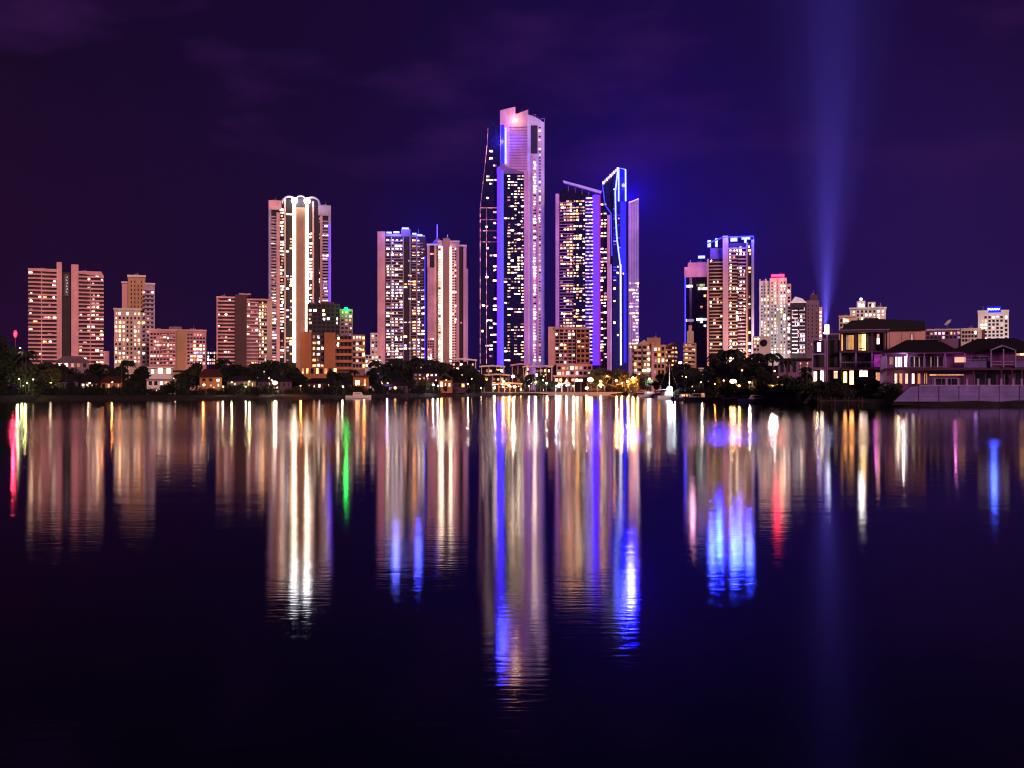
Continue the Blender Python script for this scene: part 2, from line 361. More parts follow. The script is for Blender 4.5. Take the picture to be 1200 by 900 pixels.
    def finish(s, framed=False, limit=100):
        for x, y, w, h, ant in ROOF.get(s.cx, ()):
            s.block('plant_room', x-w/2, x+w/2, y-h, y+.4, -3.3, 6, 'mauve_render')
            if ant: s.bar('antenna', [(x+w*.2, y-h), (x+w*.2, y-h-ant)], .14, 'steel', -6)
        L = sorted(s.wins, key=lambda w: (not w[7], -w[2]*w[3]))
        for cx, cz, w, h, m, fr, pr, on in L[:limit]:
            w_, h_ = round(w, 1) or .1, round(h, 1) or .1
            if framed:
                key = (w_, h_, 'f')
                if key not in s.cache:
                    t = 0.09; b = MB()
                    b.box(-w_/2, w_/2, -pr, .05, -h_/2, -h_/2+t).box(-w_/2, w_/2, -pr, .05, h_/2-t, h_/2)
                    b.box(-w_/2, -w_/2+t, -pr, .05, -h_/2+t, h_/2-t).box(w_/2-t, w_/2, -pr, .05, -h_/2+t, h_/2-t)
                    k = max(1, int(w_/1.4))
                    for q in range(1, k): b.box(-w_/2+w_*q/k-.04, -w_/2+w_*q/k+.04, -pr+.02, .05, -h_/2+t, h_/2-t)
                    s.cache[key] = b.mesh('window', framed)
                o = obj('window', s.cache[key], s.root, (cx, -fr, cz))
                key = (w_, h_, m)
                if key not in s.cache: s.cache[key] = MB().box(-w_/2+.09, w_/2-.09, -pr+.05, .04, -h_/2+.09, h_/2-.09).mesh('pane', m)
                obj('pane', s.cache[key], o)
            else:
                key = (w_, h_, m)
                if key not in s.cache: s.cache[key] = MB().box(-w_/2, w_/2, -pr, .05, -h_/2, h_/2).mesh('window', m)
                obj('window', s.cache[key], s.root, (cx, -fr, cz))
        rest = L[limit:]
        if rest:
            mats = sorted({w[4] for w in rest}); b = MB()
            for cx, cz, w, h, m, fr, pr, on in rest: b.box(cx-w/2, cx+w/2, -fr-pr, -fr+.05, cz-h/2, cz+h/2, mats.index(m))
            tag(b.build('window_rows', mats, s.root), kind='stuff')
        return s

WARM = ('lit_cream', 'lit_white', 'lit_dim', 'lit_cream', 'lit_rose', 'lit_pink')
PINKP = ('lit_rose', 'lit_pink', 'lit_rose', 'lit_dim', 'lit_cream')
VIOL = ('lit_white', 'lit_violet', 'lit_pink', 'lit_cool', 'lit_white')

# 1 ---- pink twin slab, far left
b = Bld('apartment_tower', 'wide pink slab tower split by a dark central lift core', 'tower', 78, 800)
b.block('wall', 33.5, 66.5, 319, 999, 0, 22, 'recess_pink'); b.block('wall', 92, 122, 320, 999, 0, 22, 'recess_pink')
b.block('fin', 66.5, 72.5, 308, 999, 3, 26, 'rose_render'); b.block('fin', 83.5, 92, 310, 999, 3, 26, 'rose_render')
b.block('lift_core', 72.5, 83.5, 318, 999, -6, 14, 'dark_render')
b.poly('parapet', [(33.5, 316), (66.5, 316), (66.5, 319.2), (33.5, 319.2)], 1.5, 23, 'rose_render')
b.poly('parapet', [(92, 317), (119, 317), (122.5, 323), (92, 320.2)], 1.5, 23, 'rose_render')
b.balc(33.5, 66.5, 319, 427, 23, 'rose_render', depth=1.8, hf=.40); b.balc(92, 122, 320, 427, 23, 'rose_render', depth=1.8, hf=.40)
b.win(33.5, 66.5, 319, 427, 6, 23, .10, ('lit_cream', 'lit_white', 'lit_pink', 'lit_rose'), wf=.8, hf=.5, dark=False)
b.win(92, 122, 320, 427, 6, 23, .12, ('lit_cream', 'lit_white', 'lit_pink', 'lit_cream'), wf=.8, hf=.5, dark=False)
for px in (49, 106): b.bar('divider', [(px, 319), (px, 427)], 0.35, 'rose_render', 1.9)
b.block('annex', 122, 128.5, 411, 999, 2, 14, 'rose_render')
# the small vertical sign on the core: little unreadable white characters
sg = b.block('sign', 75.5, 80.5, 321, 346, -4.5, .5, 'dark_steel')
for i in range(6):
    m_ = MB()
    z = b.zz(325+i*3.4); x0 = b.x(77.2); w = b.x(79.2)-x0
    m_.box(x0, x0+w, 3.6, 4.0, z-.15, z+.15).box(x0 + (w*.0 if i % 2 else w*.6), x0+(w*.4 if i % 2 else w), 3.6, 4.0, z+.15, z+1.0)
    m_.build('character', 'lettering_dim', sg)
b.finish()

# 2 ---- stepped tower
b = Bld('apartment_tower', 'stepped cream tower with lower left half and raised centre, beside the twin slab', 'tower', 158, 780)
b.block('wall', 134, 165, 364, 999, 4, 24, 'cream_render'); b.block('wall', 165, 181.5, 366, 999, 1, 22, 'lilac_render')
b.block('upper_wall', 143, 150, 332, 364, -2, 20, 'rose_render'); b.block('upper_wall', 150, 170, 325, 364, 1, 22, 'tan_render'); b.block('upper_wall', 170, 181.5, 333, 366, -1, 20, 'lilac_render')
b.block('parapet', 149, 171, 322.5, 325, 2, 24, 'white_render'); b.block('parapet', 142, 150, 330, 332, -1, 20, 'white_render'); b.block('parapet', 170, 182, 331, 333, 0, 21, 'white_render')
b.block('parapet', 133, 165, 362, 364, 5, 24, 'white_render')
b.win(134, 165, 366, 427, 7, 12, .42, WARM, 4, wf=.5, hf=.55); b.win(166, 181, 340, 427, 3, 17, .40, WARM, 1, wf=.6, hf=.5)
b.win(152, 168, 328, 362, 4, 7, .1, PINKP, 1, wf=.35, hf=.5)
b.balc(169, 181, 335, 427, 18, 'lilac_render', 1, 1.3, .35)
b.finish()

# 3 ---- pink mid-rise
b = Bld('apartment_block', 'wide low pink apartment block with a plain tan stair panel and small rooftop box', 'building', 208, 740)
b.block('wall', 175, 242, 388, 999, 0, 20, 'pink_render'); b.block('stair_panel', 207, 218, 387, 999, 1.5, 3, 'tan_render')
b.block('roof_box', 198, 213, 382.5, 388, -4, 8, 'mauve_render'); b.block('parapet', 174.5, 242.5, 386, 388, .8, 21, 'rose_render')
b.win(176, 206, 390, 428, 8, 9, .42, ('lit_pink', 'lit_rose', 'lit_cream', 'lit_white', 'lit_dim'), wf=.7, hf=.55); b.win(219, 241, 390, 428, 6, 9, .38, ('lit_pink', 'lit_cream', 'lit_rose', 'lit_violet'), wf=.7, hf=.5)
b.balc(188, 206, 389, 428, 9, 'rose_render', 0, 1.3, .35, cols=2)
b.finish()

# 3b --- small distant block between
b = Bld('apartment_block', 'small distant violet lit block low between the pink block and the brown cored one', 'building', 250, 900)
b.block('wall', 243, 257, 411, 999, 0, 18, 'purple_render'); b.block('roof_box', 246, 250, 408, 411, -2, 6, 'lilac_render')
b.win(243, 257, 412, 428, 6, 4, .6, ('lit_violet', 'lit_white', 'lit_pink', 'lit_cool')); b.finish()

# 4 ---- brown core tower
b = Bld('apartment_tower', 'banded pink and cream tower with a plain dark brown lift core rising above its roof', 'tower', 286, 800)
b.block('wall', 254, 275.5, 350, 999, 0, 20, 'recess_pink'); b.block('lift_core', 275.5, 289, 345.5, 999, 2.5, 22, 'brown_render')
b.block('wall', 289, 303, 350, 999, 0, 20, 'mauve_render'); b.block('wall', 303, 313, 353, 999, 1, 20, 'recess'); b.block('fin', 313, 319, 352, 999, 2, 20, 'cream_render')
b.block('cap', 280, 294, 344, 345.5, 1, 16, 'rose_render'); b.block('parapet', 253.5, 275.5, 348, 350, 1.8, 21, 'rose_render'); b.block('parapet', 289, 319, 350.2, 352, 3, 20, 'rose_render')
b.balc(254, 275, 350, 428, 18, 'rose_render', 0, 1.6, .42); b.balc(289, 303, 351, 428, 18, 'rose_render', 0, 1.5, .38); b.balc(303, 313, 353, 428, 18, 'cream_render', 1, 1.3, .35)
b.win(254, 275, 350, 428, 5, 18, .16, WARM, 0, wf=.8, hf=.5, dark=False); b.win(289, 303, 351, 428, 3, 18, .30, WARM, 0, dark=False); b.win(303, 313, 353, 428, 3, 18, .55, WARM, 1, dark=False)
b.bar('divider', [(254.6, 349), (254.6, 428)], .5, 'rose_render', 1.7)
b.finish()

# 5 ---- tall tower with twin white lights
b = Bld('skyscraper', 'tall pale tower with arched crown, two white lit edges around a tan spine', 'skyscraper', 352, 950)
b.block('wall', 315, 336, 236, 999, -2, 26, 'recess'); b.block('wall', 368, 388, 240, 999, -2, 26, 'recess')
b.block('wall', 330, 374, 233, 999, 1, 24, 'recess')
b.block('fin', 315, 318, 237, 999, 1, 24, 'lilac_render'); b.block('fin', 385, 388, 240, 999, 1, 24, 'lilac_render')
b.block('fin', 324, 328, 250, 999, 1.5, 6, 'rose_render'); b.block('fin', 333, 335, 234, 999, 2.5, 6, 'cream_render')
b.block('fin', 375, 378, 250, 999, 1.5, 6, 'pink_render'); b.block('fin', 366, 368, 236, 999, 2.5, 6, 'rose_render')
b.block('spine', 347, 358, 244, 999, 4.5, 24, 'tan_render'); b.block('spine_cap', 346.5, 358.5, 232, 244, 4, 20, 'dark_render')
for x in (343, 358): 
    b.block('light_strip', x, x+3.6, 240, 425, 5, 1.0, 'strip_cream')
b.block('corner_block', 315, 330, 236, 247, 1.5, 22, 'rose_render'); b.block('corner_block', 373, 388, 240, 252, 1.5, 22, 'lilac_render')
def arc(cx, cy, r, a0, a1, n=12): return [(cx+r*math.cos(R(a0+(a1-a0)*i/n)), cy-r*math.sin(R(a0+(a1-a0)*i/n))) for i in range(n+1)]
b.bar('arch', arc(339, 240, 8.5, 180, 20), .9, 'lilac_render', 3.5); b.bar('arch', arc(366, 240, 8.5, 160, 0), .9, 'lilac_render', 3.5)
b.bar('arch', arc(352.5, 236, 5.5, 180, 0), .7, 'lilac_render', 4.5)
for x in (345, 359.8):
    o = b.root; q = MB().ball((b.x(x), -7.0, b.zz(237)), 2.7).build('floodlight', 'star_white', b.root, True)
    lamp('crown_light', (b.x(x), -12, b.zz(236)), 1800, (0.75, 0.85, 1.0), 1.5, b.root)
b.win(317, 324, 248, 424, 1, 48, .30, WARM, -2, wf=.9, hf=.5, dark=False); b.win(328, 333, 245, 424, 1, 48, .45, ('lit_white', 'lit_cream', 'lit_dim'), 1, wf=.9, hf=.6, dark=False)
b.win(335, 343, 250, 424, 2, 48, .42, ('lit_white', 'lit_cream', 'lit_dim', 'lit_violet'), 1, wf=.8, hf=.55, dark=False); b.win(362, 366, 250, 400, 1, 40, .35, ('lit_white', 'lit_cream'), 1, wf=.9, hf=.6, dark=False)
b.win(368, 375, 250, 400, 2, 40, .35, ('lit_white', 'lit_cream', 'lit_pink'), -2, wf=.9, hf=.6, dark=False); b.win(378, 385, 262, 400, 1, 36, .35, ('lit_violet', 'lit_pink'), -2, wf=.9, hf=.5, dark=False)
b.balc(318, 324, 252, 424, 48, 'lilac_render', -1, 1.4, .45); b.balc(378, 385, 256, 424, 48, 'lilac_render', -1, 1.4, .45)
b.block('light_strip', 385.6, 387.4, 262, 420, 1.6, .6, 'led_violet')
b.finish()

# 6 ---- dark block + green topped column
b = Bld('apartment_block', 'dark flat topped block with scattered lit windows and a green lamp on its right column', 'building', 386, 700)
b.block('wall', 360, 398, 356, 999, 0, 18, 'dark_render'); b.block('column', 398, 413.5, 362, 999, 1, 16, 'mauve_render'); b.block('roof_box', 376, 392, 353.5, 356, -3, 8, 'brown_render')
b.win(361, 398, 357, 396, 7, 8, .34, ('lit_white', 'lit_cool', 'lit_cream', 'lit_dim'), 0, wf=.6, hf=.55); b.win(399, 413, 364, 396, 3, 7, .5, ('lit_violet', 'lit_pink', 'lit_green', 'lit_yellow'), 1, wf=.6, hf=.5)
g = MB().ball((b.x(405.5), -1.8, b.zz(362.5)), 1.25).build('green_lamp', 'beacon_green', b.root, True)
lamp('green_light', (b.x(405.5), -4.5, b.zz(362)), 2500, (0.02, 1, 0.1), 1.0, b.root)
b.finish()

# 7 ---- orange block
b = Bld('apartment_block', 'orange brown stepped block with plain end walls and dark balconies under the tall pale tower', 'building', 390, 620)
b.block('wall', 352, 365, 390, 999, 2, 18, 'orange_render'); b.block('wall', 365, 380, 391, 999, 0, 16, 'brown_render'); b.block('wall', 380, 393, 390, 999, 2.2, 18, 'orange_render')
b.block('wall', 393, 412, 393, 999, 0, 16, 'brown_render'); b.block('wall', 412, 428, 392, 999, 1, 16, 'mauve_render'); b.block('wall', 352, 395, 430, 999, 6, 10, 'orange_render')
b.balc(393, 413, 393, 433, 5, 'orange_render', 0, 2.2, .40); b.balc(413, 428, 393, 433, 6, 'tan_render', 1, 1.2, .34)
b.win(366, 380, 392, 432, 3, 6, .6, ('lit_white', 'lit_cool', 'lit_cream', 'lit_dim'), 0, wf=.75, hf=.5); b.win(394, 412, 393, 433, 4, 5, .15, ('lit_amber', 'lit_cream'), 0); b.win(413, 428, 393, 433, 4, 6, .55, ('lit_pink', 'lit_cream', 'lit_amber', 'lit_white'), 1)
b.win(353, 395, 431, 441, 8, 1, .8, ('lit_amber', 'lit_yellow', 'lit_amber'), 6)
b.finish()
# 8 ---- white low block
b = Bld('apartment_block', 'small bright white low block tucked at the foot of the blue crowned tower', 'building', 438, 700)
b.block('wall', 427, 448, 416, 999, 2, 14, 'white_render'); b.block('upper_wall', 434, 443, 390, 416, 0, 10, 'white_render')
b.win(435, 443, 392, 415, 2, 6, .3, WARM, 0, wf=.55); b.win(428, 447, 417, 431, 5, 3, .6, ('lit_white', 'lit_cream', 'lit_bright'), 2)
b.balc(427.5, 447.5, 417, 431, 3, 'white_render', 2, 1.0, .34)
b.finish()

# 9 ---- blue crowned tower
b = Bld('skyscraper', 'dark gridded tower with plain pink left edge and blue lights along its roof', 'skyscraper', 471, 950)
b.block('wall', 450, 499, 277, 999, 0, 26, 'recess'); b.block('side_wall', 442.5, 451.5, 272, 999, 2, 26, 'rose_render'); b.block('roof_box', 470, 481, 268, 277, -1, 14, 'mauve_render')
b.block('wall', 452, 470, 274, 277, -1, 22, 'lilac_render'); b.block('wall', 481, 498, 275, 277.1, -2, 20, 'lilac_render')
for x0, x1, y in ((453, 459, 272), (461, 468, 271.5), (471, 479, 266.8), (483, 488, 273), (489, 495, 274.5)):
    b.block('crown_light', x0, x1, y, y+1.9, 1.2, 1.2, 'led_ice')
lamp('roof_glow_helper', (b.x(464), -6, b.zz(270)), 20000, (0.1, 0.12, 1), 2, b.root); lamp('roof_glow_helper', (b.x(491), 60, b.zz(267)), 1.0e6, (0.006, 0.008, 1), 2, b.root); lamp('roof_glow_helper', (b.x(490), -5, b.zz(270)), 25000, (0.05, 0.06, 1), 2, b.root)  # unseen lamps added for the blue halo and its streaks on the water
b.balc(452, 472, 280, 424, 42, 'lilac_render', 0, 1.2, .30, name='balcony'); b.balc(480, 496, 282, 424, 42, 'mauve_render', 0, 1.2, .3, name='balcony')
for x in (458, 472, 480, 488): b.block('pier', x, x+1.1, 278, 999, 1.8, 2.0, 'lilac_render')
b.win(452, 498, 280, 424, 9, 42, .34, VIOL+('lit_cream', 'lit_cream'), 0, wf=.75, hf=.55, dark=False)
b.block('light_strip', 497.3, 498.3, 300, 420, .8, .6, 'led_deep')
b.finish()

# 10 --- spired tower
b = Bld('skyscraper', 'narrow rose and cream tower with notched shoulders and two thin rooftop spires', 'skyscraper', 524, 1000)
b.block('wall', 501, 513, 290, 999, 0, 24, 'recess'); b.block('wall', 513, 538, 284, 999, 2, 24, 'rose_render'); b.block('wall', 538, 546.5, 290, 999, 0, 24, 'recess')
b.block('fin', 500.5, 503.5, 288, 999, 1.5, 20, 'rose_render'); b.block('fin', 509, 511.5, 288, 999, 1.5, 20, 'pink_render')
b.block('fin', 535, 537.4, 289, 999, 3, 4, 'pink_render'); b.block('fin', 543, 546.5, 289, 999, 1.6, 20, 'rose_render'); b.block('fin', 546, 548.5, 315, 999, 1, 18, 'lilac_render'); b.block('wall', 501, 509, 314, 999, 2.5, 4, 'pink_render')
b.block('parapet', 500, 514, 286, 288, 2, 22, 'white_render'); b.block('parapet', 512.5, 538.5, 282.5, 284.2, 3.4, 24, 'white_render'); b.block('parapet', 536, 547, 287, 289, 2, 22, 'white_render')
b.block('spine', 519, 527, 280, 999, 5, 10, 'tan_render')
b.block('light_strip', 517, 518.8, 290, 424, 4.6, .8, 'strip_cream'); b.block('light_strip', 527.2, 528.8, 290, 424, 4.6, .8, 'strip_cream')
for x, yt, yb in ((512.3, 262, 284), (524.5, 274, 284)): b.bar('spire', [(x, yt), (x, yb)], .45, 'white_render', -6)
b.poly('roof', [(507, 284), (512.5, 278), (519, 283)], -2, 14, 'mauve_render'); b.poly('roof', [(519, 282.6), (524, 277), (530, 282.6)], -2, 14, 'mauve_render')
b.win(503.5, 509, 290, 424, 1, 42, .22, WARM, 0, dark=False); b.win(513.5, 517, 288, 424, 1, 42, .62, ('lit_cream', 'lit_white'), 2, wf=.8, hf=.5)
b.win(529.5, 535, 290, 424, 2, 42, .40, WARM, 2, wf=.7, hf=.5); b.win(538, 543, 292, 424, 1, 42, .25, WARM, 0, dark=False)
b.win(501, 509, 396, 424, 3, 9, .4, WARM, 2.5)
b.finish()

# 11 --- the tallest tower
b = Bld('skyscraper', 'tallest tower, dark glass front with a violet blue vertical edge and pink upper block', 'skyscraper', 602, 1180)
b.poly('glass_wing', [(562, 999), (562, 243), (568, 191), (570.5, 166), (571.5, 148), (577, 143), (585, 147), (586, 200), (583, 999)], -4, 24, 'dark_glass')
b.bar('glass_edge', [(562.6, 426), (562.6, 243), (568.4, 191), (571, 166), (571.8, 149)], .28, 'lit_rose', -3.4); b.bar('glass_edge', [(570, 426), (570, 243)], .3, 'lit_rose', -3.4)
for y in (243, 257, 270, 283): b.bar('glass_rail', [(562.5, y), (582, y)], .3, 'lit_rose', -3.3)
for x0_, ya, yb_, q1, q2 in ((564, 246, 424, 4, 42), (569.5, 204, 246, 3, 10), (573, 170, 204, 2, 8)): b.win(x0_, 582, ya, yb_, q1, q2, .14, ('lit_cream', 'lit_white', 'lit_rose'), -4, wf=.9, hf=.5, dark=False, prot=.3)
b.poly('upper_wall', [(586, 999), (586, 129), (602, 125), (604, 125), (604, 133), (606, 133), (619, 128), (619, 999)], -1, 24, 'rose_render')
for i in range(18): b.block('ledge', 597, 618, 148+i*3.3, 149+i*3.3, 0, 1.2, 'pink_render')
b.block('light_strip', 591.5, 593.6, 150, 192, .4, .8, 'led_ice'); b.block('light_panel', 587, 591, 146, 195, .2, .8, 'led_deep')
b.poly('shaft', [(618, 999), (618, 134), (627, 137), (632, 140), (638, 144), (638, 999)], 0, 24, 'white_render')  # right face made whiter than the front, its stronger light put into the colour
b.block('recess', 622, 630, 147, 180, .5, 1, 'dark_render'); b.block('fin', 614, 619, 200, 999, 2.6, 4, 'rose_render'); b.block('fin', 622.5, 624.5, 182, 999, 1.8, 3, 'rose_render'); b.block('fin', 628.5, 630.5, 230, 999, 2, 3, 'rose_render')  # the recess is a dark slab set proud of the shaft
b.win(624.5, 628.5, 185, 424, 1, 68, .45, WARM, 0, wf=.8, hf=.45); b.win(631, 634, 148, 424, 1, 78, .3, WARM, 0, wf=.8, hf=.45)
for x0, x1, y in ((622, 628, 134.5), (632, 638, 139)): b.bar('roof_rail', [(x0, y), (x1, y-1), (x1, y+4)], .35, 'lilac_render', -3)
b.block('front_glass', 590, 614.5, 202, 999, 2, 20, 'dark_glass'); b.poly('front_top', [(582, 197), (590, 192), (594, 196), (602, 199), (614, 202.1), (614, 204), (590, 204), (582, 204)], 2.5, 14, 'mauve_render')
b.win(590.5, 614, 205, 424, 6, 62, .42, ('lit_cream', 'lit_white', 'lit_dim', 'lit_cream', 'lit_dim', 'lit_yellow'), 2, wf=.85, hf=.42, dark=False)
b.block('light_column', 582.5, 586.5, 197, 428, 3, 2.5, 'led_violet'); b.block('light_column', 586.5, 590.2, 200, 428, 2.8, 2.5, 'led_blue')
lamp('facade_light', (b.x(588), -5, b.zz(165)), 90000, (0.03, 0.03, 1), 2, b.root); o = MB().ball((b.x(605), -2.2, b.zz(142)), 1.3).build('roof_lamp', 'flood_warm', b.root, True)
lamp('facade_light', (b.x(604), -7, b.zz(141)), 6000, (1, .6, .3), 1, b.root)
b.finish()

# 12 --- slanted roof tower
b = Bld('skyscraper', 'dark glass tower with slanted pink roof beam and violet lit right edge', 'skyscraper', 678, 1150)
b.poly('glass_body', [(655, 999), (655, 226), (661, 218), (700, 230), (700, 999)], 0, 24, 'dark_glass')
b.block('side_wall', 651, 655.3, 227, 999, 1.5, 22, 'rose_render'); b.poly('roof_beam', [(659.5, 211.5), (660.5, 214.5), (704, 227.5), (705, 224.5)], 2.5, 5, 'white_render')
for i in range(5): b.bar('roof_post', [(666+i*8, 216+i*2.4), (666+i*8, 224+i*2)], .4, 'mauve_render', 0)
n = 0
for i in range(46): b.block('ledge', 686, 695, 232+i*4.2, 233.3+i*4.2, 2.6, 1.6, 'lit_violet')  # ledges get their own violet glow instead of being lit
b.block('light_column', 694.5, 701, 229, 428, 2.5, 2.5, 'led_violet'); b.block('light_column', 701, 703.6, 229, 428, 2.3, 2.0, 'led_magenta'); b.block('side_panel', 686, 694.5, 230, 999, 1, 3, 'blue_glass')
b.balc(655.5, 672, 234, 424, 52, 'pink_render', 0, .9, .22)
b.win(656, 686, 234, 424, 8, 52, .38, ('lit_cream', 'lit_dim', 'lit_white', 'lit_yellow', 'lit_dim'), 0, wf=.8, hf=.45, dark=False, prot=.3)
b.finish()

# 13 --- curved blue tower
b = Bld('skyscraper', 'curved blue lit tower rising to a stepped white frame', 'skyscraper', 720, 1180)
b.poly('glass_body', [(703, 999), (703, 235), (706, 215), (712, 208), (719, 202), (722, 300), (722, 999)], -3, 22, 'dark_glass')
b.poly('blue_body', [(718, 999), (718, 215), (722, 200), (727, 195), (733.5, 197), (734.5, 240), (736, 999)], -1, 22, 'blue_glass')
b.block('light_panel', 727, 733.5, 236, 320, -.4, .6, 'led_deep'); b.block('light_panel', 731, 734, 320, 425, -.4, .6, 'led_deep')
b.bar('light_strip', [(724, 200), (721, 225), (721.5, 255), (723, 280), (725.5, 300), (727, 312)], .8, 'led_ice', 1.2); b.bar('light_strip', [(727.2, 310), (727.5, 428)], .8, 'strip_white', 1.2)
b.bar('crown_frame', [(725, 236), (725, 197), (733, 199), (733.2, 236)], .85, 'led_ice', 1.2); b.bar('crown_frame', [(706, 216), (709, 240), (716, 250), (717, 300)], .5, 'led_blue', .6)
for i in range(9):
    x = 706+i*2.1; y = 214-i*2.0; b.block('crown_step', x, x+2.2, y-1.6, y+1.0, 1.0, 4, 'strip_white' if i % 2 == 0 else 'strip_pink')
b.block('fin', 711.5, 715, 252, 999, 1, 6, 'rose_render'); b.block('fin', 715, 717, 310, 999, 1.4, 4, 'white_render')
b.win(703.5, 711, 237, 424, 2, 50, .34, ('lit_white', 'lit_pink', 'lit_cream'), -3, wf=.85, hf=.5, dark=False, prot=.3); b.win(718, 726, 300, 424, 2, 34, .22, ('lit_pink', 'lit_white', 'lit_violet'), -1, dark=False, prot=.3)
b.win(718, 733, 216, 330, 3, 30, .35, ('led_blue', 'lit_violet', 'led_deep'), -.9, dark=False, hf=.4)
lamp('crown_glow_helper', (b.x(741), 110, b.zz(212)), 7.5e6, (0.004, 0.004, 1), 3, b.root); lamp('crown_glow_helper', (b.x(712), 70, b.zz(198)), 6e5, (0.7, 0.12, 1), 3, b.root)  # unseen lamps added behind the tower to make the halo in the haze
lamp('facade_light', (b.x(731), -10, b.zz(215)), 120000, (0.02, 0.02, 1), 2, b.root)
b.finish()

# 14 --- slim lilac tower
b = Bld('skyscraper', 'slim plain grey lilac slab tower with a light at its tip', 'skyscraper', 742, 1250)
b.poly('wall', [(736.5, 999), (736.5, 237), (741, 236), (748.8, 233), (748.8, 999)], 0, 20, 'lilac_render'); b.bar('rim_light', [(737, 237), (741, 236), (748.5, 233)], .6, 'strip_pink', .6)
for i in range(5): b.block('rib', 738.5+i*2, 739.1+i*2, 240, 420, .5, 1, 'white_render')
b.win(737, 748.5, 330, 424, 3, 24, .45, ('lit_white', 'lit_violet', 'lit_pink'), .5, wf=.9, hf=.4, dark=False); b.finish()

# 15 --- pink mid block in front
b = Bld('apartment_block', 'pink gridded block with warm lit right side, standing before the slanted roof tower', 'building', 668, 760)
b.block('side_wall', 642.5, 650, 383, 999, 1.5, 18, 'rose_render'); b.block('wall', 649.5, 691, 386, 999, 0, 18, 'recess_pink'); b.block('parapet', 649, 691.5, 384, 386.4, 2.6, 19, 'pink_render')
for i in range(9): b.block('pier', 650+i*5, 651+i*5, 386, 999, 1.2, 1.6, 'pink_render')
b.balc(650, 674, 386, 427, 10, 'pink_render', 0, 1.5, .3); b.balc(676, 691, 386, 427, 7, 'orange_render', 0, 1.9, .4)
b.win(650, 674, 386, 427, 5, 10, .25, WARM, 0); b.win(676, 691, 387, 427, 3, 7, .7, ('lit_bright', 'lit_amber', 'lit_cream'), 0)
b.block('podium', 652, 694, 427, 999, 7, 12, 'rose_render'); b.win(653, 693, 429, 441, 8, 2, .6, ('lit_pink', 'lit_cream', 'lit_amber', 'lit_bright'), 7)
b.finish()

# 16 --- cream low apartments
b = Bld('apartment_block', 'low cream block of five storeys with deep rounded balconies and a rooftop box', 'building', 758, 690)
b.block('wall', 740, 780, 404, 999, 0, 18, 'tan_render'); b.block('roof_box', 758, 774, 395.5, 404, -2, 9, 'tan_render'); b.poly('gable', [(746, 404), (755, 398), (762, 404)], .5, 12, 'cream_render')
b.balc(742, 763, 405, 438, 5, 'cream_render', 0, 2.0, .42, cols=2, gap=1.2); b.win(742, 763, 405, 438, 4, 5, .45, ('lit_cream', 'lit_amber', 'lit_pink'), 0)
b.win(766, 779, 406, 440, 3, 5, .3, ('lit_pink', 'lit_white', 'lit_violet'), 0); b.block('pier', 763.5, 766, 402, 999, 2, 4, 'rose_render'); b.finish()
b = Bld('apartment_block', 'small four storey cream block with banded balconies beside the low cream one', 'building', 787, 700)
b.block('wall', 778, 795.5, 404, 999, 0, 16, 'orange_render'); b.poly('gable', [(782, 404), (789, 401), (795, 405)], 1, 12, 'rose_render')
b.balc(778.5, 793, 406, 430, 5, 'cream_render', 0, 1.7, .36); b.win(778.5, 794, 406, 436, 4, 6, .3, WARM, 0); b.finish()

# 17 --- dark tower with a pink cap
b = Bld('apartment_tower', 'dark glass tower with a broad pink cap and two pale lit floors', 'tower', 815, 900)
b.block('wall', 802.5, 829, 325, 999, 0, 22, 'dark_glass'); b.block('cap', 802, 829, 313, 325, 1.5, 22, 'rose_render'); b.block('cap', 806, 829, 307.5, 313, 0, 16, 'rose_render')
b.bar('spire', [(809, 304), (809, 308)], .35, 'white_render', -4); b.block('fin', 808, 811, 325, 999, 1, 4, 'lilac_render'); b.block('light_strip', 802.3, 803.8, 324, 420, 1, .8, 'led_blue')
for x0, x1, y, m in ((804, 812, 334, 'lit_white'), (816, 826, 333, 'lit_green'), (818, 829, 337, 'lit_cool'), (804, 813, 374, 'lit_violet'), (816, 828.5, 373, 'lit_cool')): b.one(x0, x1, y, y+3, m, 1.2)
lamp('cap_flood', (b.x(812), -14, b.zz(317)), 7000, (1, .42, .62), 1.5, b.root)
b.win(812, 828, 345, 424, 4, 18, .10, ('lit_green', 'lit_cool', 'lit_rose'), 0); b.finish()
b = Bld('apartment_block', 'stepped cream block with stacked rounded balconies at the foot of the dark pink capped tower', 'building', 806, 680)
b.block('wall', 801, 816, 402, 999, 0, 14, 'tan_render'); b.block('upper_wall', 805, 813, 388, 402, -1, 10, 'cream_render'); b.block('upper_wall', 807, 811, 381, 388, -2, 6, 'rose_render')
b.balc(800.5, 814, 402, 428, 5, 'cream_render', 0, 1.8, .45); b.win(802, 815, 403, 428, 3, 5, .5, ('lit_cream', 'lit_amber', 'lit_yellow'), 0); b.finish()

# 18 --- balconied tower with blue crown
b = Bld('apartment_tower', 'broad tan balconied tower with a bright blue glowing roof frame', 'tower', 856, 850)
b.block('wall', 829, 848, 303, 999, 0, 22, 'recess_pink'); b.block('wall', 853, 883.5, 285, 999, 0, 22, 'recess_pink'); b.block('spine', 847, 853.5, 279, 999, 3, 20, 'rose_render')
b.block('upper_wall', 832, 848, 290, 303, -2, 16, 'purple_render'); b.block('fin', 874, 876, 285, 999, 2, 3, 'tan_render'); b.block('fin', 880.5, 883.5, 282, 999, 2.2, 6, 'lilac_render'); b.block('wall', 828.5, 830.5, 303, 999, 1.6, 6, 'rose_render')
b.balc(830.5, 847, 304, 430, 31, 'tan_render', 0, 1.9, .36); b.balc(853.5, 864, 288, 430, 35, 'tan_render', 0, 1.9, .36); b.balc(864.5, 874, 288, 430, 34, 'pink_render', 0, 1.5, .34)
